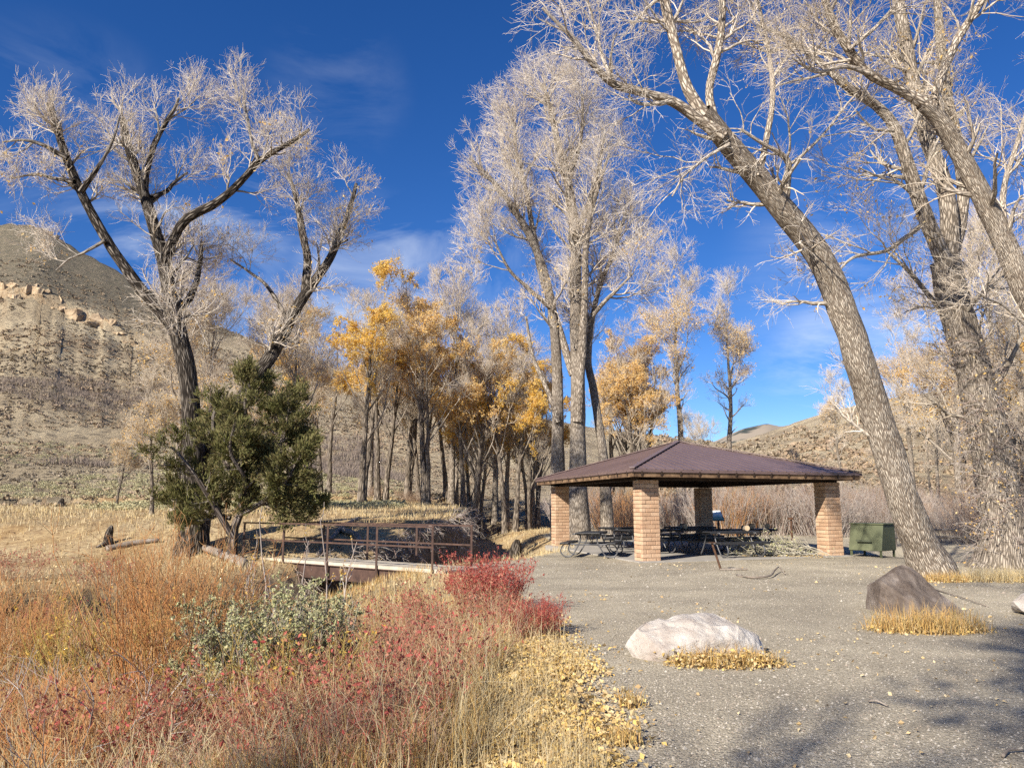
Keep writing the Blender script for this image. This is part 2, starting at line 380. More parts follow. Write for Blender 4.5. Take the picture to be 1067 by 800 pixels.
# hillside
m, nt, b = new_mat('sagebrush hillside', .95, .05); pos = position(nt)
base = ramp(nt, noise(nt, .035, 6, pos, .6), [(.36, (.31, .245, .165)), (.5, (.47, .38, .25)), (.64, (.58, .48, .32))])
v1 = nd(nt, 'ShaderNodeTexVoronoi'); v1.inputs['Scale'].default_value = .42; v1.inputs['Randomness'].default_value = 1.; nt.links.new(pos, v1.inputs['Vector'])
spots = ramp(nt, mth(nt, 'ADD', v1.outputs['Distance'], mth(nt, 'MULTIPLY', noise(nt, 2.2, 3, pos), .35)), [(.46, (1, 1, 1)), (.60, (0, 0, 0))])
sz_ = nd(nt, 'ShaderNodeSeparateXYZ'); nt.links.new(pos, sz_.inputs[0])
hi = ramp(nt, mth(nt, 'ADD', mth(nt, 'MULTIPLY', sz_.outputs[2], .01), mth(nt, 'MULTIPLY', noise(nt, .02, 4, pos), .3)), [(.86, (0, 0, 0)), (1., (1, 1, 1))])
base = mixc(nt, hi, base, ramp(nt, noise(nt, .3, 8, pos, .8), [(.38, (.13, .122, .09)), (.65, (.30, .245, .17))]))
base = mixc(nt, mth(nt, 'MULTIPLY', spots, .6), base, (.17, .14, .105))
sx = nd(nt, 'ShaderNodeSeparateXYZ'); nt.links.new(nd(nt, 'ShaderNodeNewGeometry').outputs['True Normal'], sx.inputs[0])
rock = ramp(nt, noise(nt, .5, 6, pos, .7), [(.3, (.26, .18, .11)), (.5, (.46, .34, .21)), (.7, (.58, .47, .32))])
base = mixc(nt, ramp(nt, sx.outputs[2], [(.55, (1, 1, 1)), (.70, (0, 0, 0))]), base, rock)
nt.links.new(base, b.inputs['Base Color']); bump(nt, b, noise(nt, .9, 8, pos, .75), 1., 1.6); M['hill'] = m
m, nt, b = new_mat('forested far mountain', .95, .05); pos = position(nt)
base = mixc(nt, ramp(nt, noise(nt, .012, 7, pos, .65), [(.47, (0, 0, 0)), (.53, (1, 1, 1))]), (.31, .26, .20), (.055, .065, .06))
nt.links.new(base, b.inputs['Base Color']); M['mountain'] = m

m, nt, b = new_mat('split face brick', .9, .15); f = nd(nt, 'ShaderNodeNewGeometry').outputs['Random Per Island']
c = ramp(nt, f, [(.1, (.46, .295, .185)), (.35, (.52, .345, .22)), (.6, (.57, .40, .265)), (.85, (.48, .31, .195)), (1., (.40, .25, .16))])
co = objco(nt); c = mixc(nt, .5, c, mixc(nt, 1., c, ramp(nt, noise(nt, 20, 5, co), [(.3, (.7, .7, .7)), (.7, (1.3, 1.3, 1.3))]), 'MULTIPLY'))
nt.links.new(c, b.inputs['Base Color']); bump(nt, b, noise(nt, 45, 5, co), .6, .015); M['brick'] = m
M['mortar'] = plain('mortar core', [(.3, (.33, .245, .165)), (.7, (.42, .32, .22))], 20)
m, nt, b = new_mat('brown painted metal roofing', .42, .4); co = objco(nt)
c = ramp(nt, noise(nt, .8, 5, co), [(.3, (.125, .084, .078)), (.7, (.165, .112, .103))])
c = mixc(nt, ramp(nt, noise(nt, 6, 6, co, .7), [(.55, (0, 0, 0)), (.75, (.5, .5, .5))]), c, (.25, .17, .15))
nt.links.new(c, b.inputs['Base Color']); M['roof'] = m
M['fascia'] = plain('weathered stained timber', [(.32, (.07, .042, .026)), (.5, (.17, .105, .06)), (.68, (.32, .21, .12))], 3.5, .8)
M['beam'] = plain('dark stained beams', [(.3, (.028, .018, .013)), (.7, (.06, .04, .028))], 4.)
M['concrete'] = plain('dusty concrete', [(.3, (.28, .26, .23)), (.7, (.40, .37, .33))], 3.)
M['deck'] = plain('bleached bridge planks', [(.3, (.38, .335, .26)), (.7, (.54, .48, .385))], 5.)
M['bridge_steel'] = plain('rust brown bridge steel', [(.3, (.05, .03, .024)), (.55, (.085, .05, .038)), (.75, (.13, .075, .052))], 6., .6)
M['table'] = plain('black coated mesh steel', [(.3, (.018, .018, .02)), (.7, (.045, .045, .048))], 30., .45, .4)
M['tube'] = plain('galvanised black tube', [(.3, (.05, .05, .055)), (.7, (.11, .11, .115))], 10., .4, .5, .1)
M['bin'] = plain('sun faded green paint', [(.3, (.07, .078, .042)), (.55, (.095, .105, .056)), (.75, (.135, .14, .078))], 3., .55)
M['bin_dark'] = plain('dull dark green steel', [(.3, (.05, .06, .04)), (.7, (.08, .09, .06))], 4., .6)
M['rust'] = plain('rusted iron', [(.3, (.045, .026, .018)), (.7, (.13, .065, .035))], 14., .75)
M['log'] = plain('grey weathered log', [(.3, (.13, .10, .08)), (.55, (.28, .235, .19)), (.75, (.42, .37, .31))], 5.)
M['stick_pale'] = plain('pale barkless sticks', [(.3, (.30, .27, .20)), (.55, (.46, .42, .33)), (.75, (.58, .54, .44))], 5.)
M['cut'] = plain('fresh sawn wood', [(.3, (.42, .31, .19)), (.7, (.58, .46, .31))], 12.)
M['sign_post'] = plain('dark sign post', [(.3, (.08, .06, .05)), (.7, (.14, .11, .09))], 8.)
m, nt, b = new_mat('faded printed panel', .35, .4); co = objco(nt); s_ = nd(nt, 'ShaderNodeSeparateXYZ'); nt.links.new(co, s_.inputs[0])
c = ramp(nt, mth(nt, 'ADD', mth(nt, 'MULTIPLY', s_.outputs[1], 1.6), mth(nt, 'MULTIPLY', noise(nt, 4, 3, co), .5)), [(.05, (.22, .30, .22)), (.22, (.50, .55, .48)), (.40, (.62, .68, .66)), (.6, (.75, .78, .76))])
nt.links.new(c, b.inputs['Base Color']); M['panel'] = m
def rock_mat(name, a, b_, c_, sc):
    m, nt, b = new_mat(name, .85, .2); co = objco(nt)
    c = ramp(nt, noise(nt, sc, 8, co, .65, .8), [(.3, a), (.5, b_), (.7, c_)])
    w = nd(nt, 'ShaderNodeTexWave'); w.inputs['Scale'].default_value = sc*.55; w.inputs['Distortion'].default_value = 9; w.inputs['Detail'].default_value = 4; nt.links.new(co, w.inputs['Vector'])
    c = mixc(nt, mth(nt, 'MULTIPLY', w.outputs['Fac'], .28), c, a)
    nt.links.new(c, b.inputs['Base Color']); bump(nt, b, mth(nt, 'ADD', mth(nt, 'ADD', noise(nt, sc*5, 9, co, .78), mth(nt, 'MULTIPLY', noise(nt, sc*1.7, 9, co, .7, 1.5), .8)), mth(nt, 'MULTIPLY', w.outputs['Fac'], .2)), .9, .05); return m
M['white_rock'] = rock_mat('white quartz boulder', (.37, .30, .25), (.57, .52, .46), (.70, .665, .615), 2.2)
M['grey_rock'] = rock_mat('brown grey boulder', (.085, .062, .048), (.185, .148, .122), (.33, .28, .24), 2.6)
M['cliff'] = rock_mat('tan sandstone', (.20, .14, .09), (.42, .31, .195), (.56, .45, .30), .5)
M['pebble'] = island('pebbles', [(.24, .21, .175), (.34, .305, .25), (.41, .37, .31), (.46, .42, .36), (.30, .245, .195)], .85)
M['water'] = plain('shallow creek water', [(.3, (.03, .03, .022)), (.7, (.06, .055, .04))], 2., .08, .5, .15, .02)

# ------------------------------------------------------------------ ground and hills (one continuous polar sheet, split by what it is)
azs = np.radians(np.concatenate([np.arange(-180, -52, 4.), np.arange(-52, 52.01, .26), np.arange(56, 180.1, 4.)]))
rs = np.concatenate([[.01], .9*np.exp(np.linspace(0, math.log(75/.9), 300)), 75*np.exp(np.linspace(0, math.log(900/75), 190))[1:], [1500, 3200]])
A, Rr = np.meshgrid(azs, rs, indexing='ij'); GX, GY = Rr*np.sin(A), Rr*np.cos(A)
GZ = H(GX, GY); GZ = np.where(Rr > 1000, -6., GZ)
na, nr = A.shape
idx = np.arange(na*nr).reshape(na, nr)
quad = np.stack([idx[:-1, :-1], idx[1:, :-1], idx[1:, 1:], idx[:-1, 1:]], -1)[..., ::-1]
dp = pad_d(GX, GY)
gravel = sstep(.35, -.35, dp)*sstep(2.0, 3.3, -sdist(GX, GY, CREEK))
px_, py_ = on_plane(435, 640, -.35)[:2]
gravel = np.maximum(gravel, .9*sstep(1.5, .8, np.hypot((GX-px_), (GY-py_)*.6)))
humus = sstep(.9, 2.2, dp)*(1-sstep(15, 19, GY))*.95
fc = dp[:-1, :-1]; rc = Rr[:-1, :-1]
yc, xc = GY[:-1, :-1], GX[:-1, :-1]
hillm = (rc > 66) & (yc > 0)
rightm = hillm & (xc/np.maximum(yc, .1) > .27)
padm = (fc < 0) & (rc < 66) & ~hillm
Vall = np.stack([GX, GY, GZ], -1).reshape(-1, 3)
def sheet(name, mask, mat, smooth=True):
    q = quad[mask]; u, inv = np.unique(q, return_inverse=True)
    o = mesh_np(name, Vall[u], [inv.reshape(-1, 4)], mat, None, smooth, {'gravel': gravel.reshape(-1)[u], 'humus': humus.reshape(-1)[u]}); return o
tag(sheet('gravel_lot', padm, M['ground']), 'grey gravel lot in front of the picnic pavilion', 'gravel lot', kind='structure')
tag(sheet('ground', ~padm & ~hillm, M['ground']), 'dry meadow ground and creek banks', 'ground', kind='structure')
tag(sheet('hillside', hillm & ~rightm, M['hill']), 'tall sagebrush hillside on the left with a rock rim', 'hill', kind='structure')
tag(sheet('brown_hill', rightm, M['hill']), 'lower brown hill beyond the pavilion', 'hill', kind='structure')
# far mountain
uu = np.linspace(560, 1120, 140); dd = np.linspace(900, 1900, 40); U, D_ = np.meshgrid(uu, dd, indexing='ij')
rv = np.interp(U, [560, 700, 745, 775, 800, 815, 850, 900, 1120], [500, 475, 459, 446, 440.5, 443, 436, 440, 450])
e = (SP+CP*(CY-rv)/F)/(CP-SP*(CY-rv)/F)
tt = np.clip((D_-900)/(1500-900), 0, 1)
Z = (CAMZ+e*1500)*tt**.8-np.maximum(D_-1500, 0)*.25+fbm2(U*.02, D_*.004, 1., 5, 3.)*12*(.3+.7*(1-tt))-2*(tt == 0)*6
V = np.stack([(U-CX)/F*D_, D_, Z], -1).reshape(-1, 3); ii = np.arange(len(V)).reshape(U.shape)
tag(mesh_np('far_mountain', V, [np.stack([ii[:-1, :-1], ii[1:, :-1], ii[1:, 1:], ii[:-1, 1:]], -1).reshape(-1, 4)], M['mountain'], smooth=True), 'distant mountain with patches of dark conifers', 'mountain', kind='structure')
# creek water
cw = np.array(CREEK[2:11]); Vw, Fw = [], []
for i in range(len(cw)):
    a = cw[max(i-1, 0)]; c = cw[min(i+1, len(cw)-1)]; t = (c-a)/np.linalg.norm(c-a); n_ = np.array([-t[1], t[0]])
    zb = -1.0 if cw[i][1] > 16 else -.92
    for s in (-.75, .75): Vw.append((*(cw[i]+n_*s), zb))
    if i: Fw.append((2*i-2, 2*i-1, 2*i+1, 2*i))
o = MB().add(Vw, Fw).build('creek_water', M['water']); tag(o, 'dark shallow creek water under the footbridge', 'water', kind='structure')

# ------------------------------------------------------------------ trees
def traced_tree(name, label, base_uvY, limbs, g, barkmat, twigmat, spec, leaves=None, group=None, m=16, k=26, cat='tree', thick=.84):
    """limbs: (control pixels, depth at start, depth at end, width px start, width px end, twig weight, twig start)"""
    u, v, Y = base_uvY; b0 = at(u, v, Y); b0[2] = hz(b0[0], b0[1])
    root = empty(name, b0); tag(root, label, cat, group)
    P, R, W = [], [], []
    for li, (px, y0, y1, w0, w1, wt) in enumerate(limbs):
        n = len(px); ys = np.linspace(y0, y1, n); pts = [at(p[0], p[1], yy) for p, yy in zip(px, ys)]
        rad = thick*np.linspace(w0, w1, n)/2*ys/816.
        if px[0][1] > 480:
            x0, y0_ = pts[0][0], pts[0][1]; zg = hz(x0, y0_)
            pts[0][2] = zg+.05; pts = [np.array([x0+.02, y0_, zg-.4])]+pts; rad = np.concatenate([[rad[0]*2.0], [rad[0]*1.4], rad[1:]])
        p, r = resample(pts, rad, m*6 if px[0][1] > 480 else m*3)
        p = p+np.outer(np.linspace(0, 1, len(p)), [0, 0, 0])+.35*np.maximum(r, .03)[:, None]*np.stack([fbm(np.stack([np.linspace(0, 6, len(p))+li*9.1+q*31, np.zeros(len(p)), np.zeros(len(p))], -1), 3) for q in range(3)], -1)
        r = r*(1+.16*fbm(np.stack([np.linspace(0, 7, len(p))+li*5.3, np.ones(len(p)), np.zeros(len(p))], -1), 2))
        P.append(p-b0); R.append(r); W.append(wt)
    sets = [(p[None], r[None], k) for p, r in zip(P, R)]
    Pm = np.stack([resample(p, r, m)[0] for p, r in zip(P, R)]); Rm = np.stack([resample(p, r, m)[1] for p, r in zip(P, R)])
    finish_tree(root, sets, Pm, Rm, np.array(W, float), g, barkmat, twigmat, spec, leaves)
    return root
def finish_tree(root, sets, Pm, Rm, W, g, barkmat, twigmat, spec, leaves):
    n2, n3, n4, n5, l2, l3, l4, l5, up, tmin, rt = spec
    keep = W > 0
    A2 = grow(Pm[keep], Rm[keep], g, n2, (tmin, 1.), l2, (25, 70), .5, 7, up, .17, .016, .07, W[keep])
    tube_mesh('trunk', sets+[(A2[0], A2[1], 5)], barkmat, root)
    A2b = (np.concatenate([A2[0]]), A2[1])
    A3 = grow(*A2b, g, n3, (.15, 1.), l3, (25, 65), .55, 5, up*1.1, .2, rt*1.7, .03)
    A4 = grow(*A3, g, n4, (.15, 1.), l4, (20, 60), .6, 4, up, .2, rt*1.15, .015)
    A5 = grow(*A4, g, n5, (.2, 1.), l5, (20, 55), .7, 3, up, .18, rt, .01)
    tube_mesh('crown', [(A3[0], A3[1], 4), (A4[0], A4[1], 3), (A5[0], A5[1], 3)], twigmat, root)
    if leaves:
        cnt, size, lmat, (z0, z1), patch = leaves[:5]
        i = g.integers(0, len(A5[0]), cnt); pts = A5[0][i, g.integers(0, 3, cnt)]+g.normal(0, size*.8, (cnt, 3))
        zz = pts[:, 2]; hh = A5[0][..., 2].max()
        ok = (zz > z0*hh) & (zz < z1*hh)
        if patch: ok &= (fbm(pts*.32+patch, 3) > (leaves[5] if len(leaves) > 5 else -.06))
        V, Q = cards(pts[ok], size, g)
        if len(V): mesh_np('leaves', V, [Q], lmat, root)
HERO = lambda s=1.: (int(120*s), int(800*s), int(4800*s), int(16000*s), (1.2, 3.4), (.5, 1.4), (.3, .8), (.18, .5), .10, .25, .0045)
# left hero cottonwood: two trunks from one root
g = np.random.default_rng(11); Y0 = 24.5
s = list(HERO(1.25)); s[0] = 115; s[1] = 850; s[2] = 5000; s[3] = 17000; s[4] = (.7, 1.9); s[8] = .09; s[9] = .42; s[10] = .0046
traced_tree('cottonwood_tree', 'dark forked bare cottonwood with broad crown rising behind the juniper', (203, 560, Y0), [
    ([(203, 560), (203, 520), (201, 480), (198, 430), (194, 385), (186, 348), (180, 322), (169, 274), (161, 240), (150, 199), (139, 168), (132, 145), (128, 124)], Y0, 24.0, 29, 8, .9),
    ([(187, 350), (168, 325), (146, 300), (124, 270), (104, 240), (86, 205), (70, 165), (60, 135), (52, 107)], Y0, 23.0, 17, 8, .9),
    ([(150, 197), (155, 172), (161, 150), (172, 128), (182, 112), (186, 102)], 24.1, 23.6, 10, 3, 1.3),
    ([(170, 276), (182, 248), (195, 229), (225, 211), (250, 190), (270, 169), (290, 156), (307, 146), (322, 135)], 24.2, 22.6, 14, 4, 1.3),
    ([(184, 320), (197, 312), (204, 295), (209, 270), (210, 252)], 24.3, 25.6, 11, 4, 1.1),
    ([(158, 206), (172, 200), (182, 190), (195, 180)], 24.1, 25.5, 8, 3, 1.),
    ([(85, 200), (96, 183), (108, 165), (118, 145), (125, 120)], 23.2, 22.5, 8, 2, 1.),
    ([(70, 165), (46, 152), (25, 146), (2, 148)], 23.0, 22.4, 7, 2, 1.5),
    ([(78, 190), (58, 186), (36, 182), (12, 186)], 23.1, 23.6, 6, 2, 1.4),
    ([(110, 250), (90, 262), (72, 270), (58, 282)], 23.6, 24.0, 5, 1.5, .5),
    ([(270, 169), (262, 145), (256, 115), (253, 95)], 23.0, 23.4, 6, 2, 1.2),
    ([(203, 540), (215, 480), (232, 443), (256, 408), (283, 368), (305, 328), (328, 293), (343, 270), (356, 240), (366, 212), (371, 192)], Y0+.3, 26.5, 25, 4, .8),
    ([(318, 307), (321, 275), (315, 240), (308, 205), (300, 180)], 25.9, 26.6, 13, 4, 1.3),
    ([(345, 266), (352, 255), (362, 250)], 26.2, 25.4, 6, 3, .8),
    ([(300, 335), (280, 300), (262, 285), (240, 270)], 25.8, 27, 6, 2, .8),
    ], g, M['bark_dark'], M['twig_white'], s, (2600, .07, M['leaf_tan'], (.3, .8), 3.1))
# tall centre cottonwood
g = np.random.default_rng(12); Y0 = 37.
s = (170, 1600, 9000, 28000, (1.6, 3.6), (.8, 1.9), (.4, 1.0), (.25, .6), .12, .5, .006)
traced_tree('cottonwood_tree', 'tallest pale bare cottonwood with several upright trunks behind the left brick pillar', (603, 545, Y0), [
    ([(603, 545), (602, 480), (601, 400), (600, 330), (599, 255), (592, 190), (582, 150), (574, 115), (566, 88)], Y0, 37, 23, 4, 1.2),
    ([(582, 540), (581, 460), (580, 390), (574, 320), (560, 265), (540, 225), (515, 190), (490, 165)], Y0+.6, 36, 18, 4, 1.1),
    ([(597, 390), (582, 340), (565, 290), (555, 240), (548, 200), (538, 160), (536, 128)], Y0, 38, 11, 3, 1.2),
    ([(602, 440), (607, 370), (609, 300), (612, 245), (622, 200), (635, 160)], Y0-.3, 36, 13, 3, 1.2),
    ([(633, 535), (628, 470), (618, 410), (613, 370), (622, 310), (640, 260), (652, 220)], Y0+.4, 38.5, 13, 3, 1.),
    ([(598, 250), (612, 215), (624, 175), (630, 140)], 37, 38, 9, 3, 1.2),
    ([(574, 320), (550, 300), (530, 280), (515, 250)], 36.8, 35.5, 7, 2, 1.),
    ([(592, 190), (603, 155), (607, 125), (606, 98)], 37, 36, 7, 2, 1.2),
    ([(601, 350), (625, 320), (645, 300), (660, 285)], 37, 36, 7, 2, 1.),
    ([(582, 440), (568, 400), (555, 370), (548, 330)], 37, 38, 8, 3, .8),
    ], g, M['bark_grey'], M['twig_white'], s, (2500, .1, M['leaf_tan'], (.2, .55), 1.7))
# leaning cottonwood on the right
g = np.random.default_rng(13); Y0 = 17.8
s = (120, 720, 3300, 8500, (.8, 2.0), (.4, 1.2), (.25, .65), (.15, .4), .03, .3, .0034)
traced_tree('leaning_cottonwood', 'pale barked cottonwood leaning steeply left over the pavilion', (973, 602, Y0), [
    ([(973, 602), (958, 565), (940, 520), (918, 455), (897, 385), (874, 315), (845, 258), (812, 212), (780, 172), (752, 140), (733, 118)], Y0, 15.2, 42, 26, .35),
    ([(752, 143), (725, 122), (700, 105), (668, 96), (640, 88), (620, 70), (603, 48), (585, 28), (565, 8)], 15.3, 14.2, 17, 4, 1.2),
    ([(735, 122), (718, 95), (708, 65), (699, 30), (690, -10), (682, -60), (670, -110)], 15.2, 15.6, 17, 9, 1.3),
    ([(745, 132), (740, 95), (747, 60), (752, 20), (754, -20), (760, -80)], 15.3, 16.2, 13, 6, 1.3),
    ([(817, 218), (820, 195), (821, 172), (812, 160), (795, 150), (772, 135)], 16.2, 15.4, 11, 4, 1.4),
    ([(822, 172), (838, 160), (862, 135), (880, 112), (898, 92)], 16.1, 15.6, 5, 2, 1.),
    ([(700, 105), (685, 108), (665, 108), (655, 100)], 15.0, 14.6, 7, 3, .8),
    ([(790, 185), (800, 140), (805, 95), (800, 50), (790, 0)], 15.6, 16.6, 9, 4, 1.3),
    ([(640, 88), (628, 60), (622, 35), (615, 10)], 14.8, 15.2, 6, 2, 1.),
    ([(760, 150), (735, 165), (712, 185), (700, 205)], 15.3, 14.8, 5, 2, .9),
    ], g, M['bark_light'], M['twig_white'], s)
# big forked cottonwood at the right edge
g = np.random.default_rng(14); Y0 = 20.5
s = (85, 520, 2400, 6500, (1., 2.3), (.5, 1.3), (.3, .8), (.18, .45), .06, .25, .004)
traced_tree('cottonwood_tree', 'massive forked cottonwood with shaggy shoots on its lower trunk at the right', (1045, 590, Y0), [
    ([(1045, 590), (1043, 550), (1036, 500), (1028, 450), (1016, 400), (1004, 350), (992, 300), (985, 272)], Y0, 20.0, 50, 36, .35),
    ([(990, 290), (972, 245), (955, 200), (942, 160), (930, 130), (910, 108), (882, 90), (850, 62), (820, 40), (790, 25)], 20.0, 18.6, 22, 5, 1.1),
    ([(988, 285), (990, 240), (985, 200), (968, 150), (955, 100), (945, 50), (935, 0), (928, -60)], 20.0, 20.6, 26, 12, 1.),
    ([(992, 262), (1003, 225), (1004, 185), (995, 140), (985, 90), (980, 40), (975, -20)], 20.2, 21.6, 18, 9, 1.),
    ([(955, 205), (935, 190), (918, 185), (895, 175)], 19.3, 18.8, 6, 2, 1.),
    ([(960, 235), (925, 260), (890, 268), (872, 285)], 19.6, 18.9, 7, 2, .9),
    ([(1005, 360), (985, 330), (962, 300), (942, 278), (925, 262)], 20.4, 21.5, 9, 3, 1.),
    ([(1020, 420), (1045, 390), (1060, 360), (1075, 330)], 20.2, 19.4, 9, 3, 1.),
    ([(1000, 330), (1030, 300), (1055, 285), (1080, 280)], 20, 21, 8, 3, 1.),
    ], g, M['bark_grey'], M['twig_tan'], s, (1400, .06, M['leaf_tan'], (.3, .8), 5.2))
# second tree leaning in from beyond the right edge
g = np.random.default_rng(15); Y0 = 16.5
s = (75, 460, 2000, 5400, (.9, 2.1), (.4, 1.3), (.25, .7), (.15, .4), .05, .35, .0036)
traced_tree('leaning_cottonwood', 'cottonwood leaning in from the right edge across the upper right branches', (1165, 618, Y0), [
    ([(1165, 618), (1150, 550), (1125, 450), (1095, 365), (1065, 300), (1040, 240), (1012, 180), (985, 132), (962, 108)], Y0, 15.4, 36, 20, .4),
    ([(968, 112), (935, 92), (905, 76), (884, 52), (868, 25), (858, -5), (850, -50)], 15.4, 14.6, 15, 8, 1.),
    ([(972, 115), (978, 90), (988, 62), (1003, 32), (1022, 2), (1040, -30)], 15.4, 16, 13, 8, 1.),
    ([(1065, 300), (1050, 250), (1045, 200), (1060, 150), (1075, 100)], 15.9, 17, 10, 4, 1.),
    ([(905, 76), (880, 70), (850, 75), (825, 60)], 15.1, 14.6, 7, 3, 1.),
    ([(884, 52), (905, 35), (925, 15), (940, -5)], 14.9, 14.6, 6, 3, 1.),
    ([(1095, 365), (1070, 340), (1045, 318), (1025, 310)], 16, 15.2, 6, 2, .8),
    ], g, M['bark_light'], M['twig'], s)

# procedural trees of the grove, each kind built once then copied
def proto_tree(name, h, g, stems, barkmat, twigmat, spec, leaves=None, limb_n=9, first=.3, lean=.1, limb_l=(.25, .45), r=.0175, ang=(18, 42), flat_top=0.):
    root = empty(name); P, R = [], []
    for s_ in range(stems):
        a = g.uniform(0, 2*PI); ln = g.uniform(.3, 1.)*lean*(1 if stems == 1 else 1.6); hh = h*(1 if s_ == 0 else g.uniform(.72, .98)); off = 0 if stems == 1 else .25+.3*g.random()
        d = np.array([math.cos(a), math.sin(a)]); m = 16; t = np.linspace(0, 1, m)
        p = np.zeros((m, 3)); p[:, :2] = d[None]*(off+ln*hh*(t**1.3))[:, None]; p[:, 2] = -.3+hh*t*(.92 if stems > 1 else .95)
        p[:, 0] += .02*hh*fbm(np.stack([t*5, t*0+s_*3.3, t*0+h], -1), 3)*sstep(.05, .3, t); p[:, 1] += .02*hh*fbm(np.stack([t*5, t*0+s_*7.1, t*0+h+9], -1), 3)*sstep(.05, .3, t)
        rad = hh*r*(1-t*.86)*(1+.5*np.exp(-t*22)); P.append(p); R.append(rad)
    Pm, Rm = np.stack(P), np.stack(R)
    L1 = grow(Pm, Rm, g, limb_n*stems, (first, .95), (limb_l[0]*h, limb_l[1]*h), ang, .55, 16, .05, .09, .03, .5, end=.15)
    Pa, Ra = np.concatenate([Pm, L1[0]]), np.concatenate([Rm, L1[1]])
    W = np.concatenate([np.full(len(Pm), .5), np.ones(len(L1[0]))])
    sets = [(Pm, Rm, 10), (L1[0], L1[1], 7)]
    finish_tree(root, sets, Pa, Ra, W, g, barkmat, twigmat, spec, leaves)
    return root
def PS(s, n=1., rt=.008): return (int(110*n), int(800*n), int(3800*n), int(10000*n), (.9*s, 2.3*s), (.5*s, 1.2*s), (.3*s, .75*s), (.2*s, .5*s), .16, .3, rt*.8)
used = set()
def place(proto, u, Y, scale, rz, label=None, cat='tree', group=None, dz=0., tilt=0.):
    o = proto if proto.name not in used else copy_tree(proto)
    used.add(o.name) if o is proto else None
    x = (u-CX)/F*Y*.985; o.location = (x, Y, hz(x, Y)-.05+dz); o.scale = (scale,)*3; o.rotation_euler = (tilt, 0, rz)
    o.pop('group', None) if False else None
    tag(o, label, cat, group); return o
g = np.random.default_rng(21)
gold = proto_tree('cottonwood_tree', 12.5, g, 2, M['bark_brown'], M['twig_tan'], PS(1., .6), (46000, .075, M['leaf_gold'], (.26, .95), 2.2, -.15), lean=.09)
tanl = proto_tree('cottonwood_tree', 12.5, g, 3, M['bark_brown'], M['twig'], PS(1., .6), (32000, .07, M['leaf_tan'], (.25, .9), 6.4, -.1), lean=.07)
bare = proto_tree('cottonwood_tree', 13., g, 2, M['bark_grey'], M['twig'], PS(1.05, .65), None, lean=.06)
bare2 = proto_tree('cottonwood_tree', 12.5, g, 1, M['bark_grey'], M['twig'], PS(1.1, .65), (5000, .08, M['leaf_tan'], (.2, .7), 4.4), lean=.06, limb_n=12)
tall = proto_tree('cottonwood_tree', 16., g, 1, M['bark_grey'], M['twig_white'], PS(1.1, .6), (3500, .08, M['leaf_tan'], (.5, .95), 8.4), limb_n=7, first=.55, lean=.05, limb_l=(.2, .36), ang=(20, 38), r=.017)
thin = proto_tree('cottonwood_tree', 9., g, 1, M['bark_brown'], M['twig_tan'], PS(.8, .5), (2500, .07, M['leaf_tan'], (.3, .9), 3.4), limb_n=8, first=.35, lean=.16)
R = random.Random(5)
GRV = 'cottonwoods in the autumn grove'
lab = {id(gold): 'gold leaved cottonwood in the grove across the creek', id(tanl): 'several stemmed cottonwood with faded tan leaves in the grove',
       id(bare): 'bare grey twin stemmed cottonwood among the grove trees', id(bare2): 'single stemmed bare grey cottonwood among the grove trees'}
place(gold, 372, 51, 1.16, .4, 'brightest golden cottonwood right of the juniper', group=GRV)
place(gold, 532, 55, 1.04, 2.2, 'orange gold cottonwood just left of the tallest pale cottonwood', group=GRV)
grove = [(gold, 503, 47, .84), (gold, 340, 46, .80), (gold, 556, 47, .68), (tanl, 640, 48, .90), (gold, 442, 48, .74), (gold, 492, 44, .72), (gold, 548, 43, .66),
         (gold, 470, 52, .9), (tanl, 395, 44, .82), (tanl, 447, 41, .86), (tanl, 487, 42, .84), (tanl, 420, 49, .95), (tanl, 318, 50, .86), (tanl, 668, 47, .86),
         (bare, 468, 47, .98), (bare, 512, 54, 1.03), (bare, 562, 47, .74),
         (bare2, 385, 52, .90), (bare2, 527, 46, .88)]
for p, u, Y, sc in grove: place(p, u, Y*1.32, sc*1.33, R.uniform(0, 6.28), lab[id(p)], group=GRV)
# behind the pavilion
place(tall, 713, 64, 1.28, .3, 'pale twin crowned cottonwood standing just behind the pavilion roof peak', group='trees behind the pavilion')
place(tall, 762, 70, 1.22, 2.0, 'slim pale cottonwood with one domed crown right of the roof peak', group='trees behind the pavilion')
place(tanl, 672, 60, 1.0, 3.1, 'leafy tan cottonwood left of the roof peak', group='trees behind the pavilion')
place(bare, 735, 62, .62, 1.1, 'bare cottonwood low behind the two pale cottonwoods', group='trees behind the pavilion')
# left, in front of the hillside
LG = 'bare grey trees below the hillside'
for u, Y, sc, p in [(158, 33, .66, thin), (182, 36, .9, bare2), (222, 38, .82, bare), (255, 36, .74, thin), (285, 42, .85, bare), (120, 44, .5, thin), (305, 44, .95, bare2)]:
    place(p, u, Y, sc, R.uniform(0, 6.28), 'bare grey tree below the hillside behind the big forked cottonwood', group=LG)
# right background
RG = 'bare trees in the right background'
for u, Y, sc, p in [(955, 62, .95, tall), (880, 70, .72, tall), (870, 58, .45, thin), (1012, 50, 1.0, tanl), (1085, 38, .95, bare2), (1052, 46, 1.4, bare), (1000, 46, 1.2, bare2), (1120, 30, .9, tanl), (1130, 44, 1.1, bare), (975, 75, .9, bare), (925, 85, .75, bare2), (1060, 52, 1.1, tanl), (1090, 62, 1.2, bare2), (840, 80, .6, thin)]:
    place(p, u, Y, sc, R.uniform(0, 6.28), 'bare cottonwood beyond the leaning trunks on the right', group=RG)
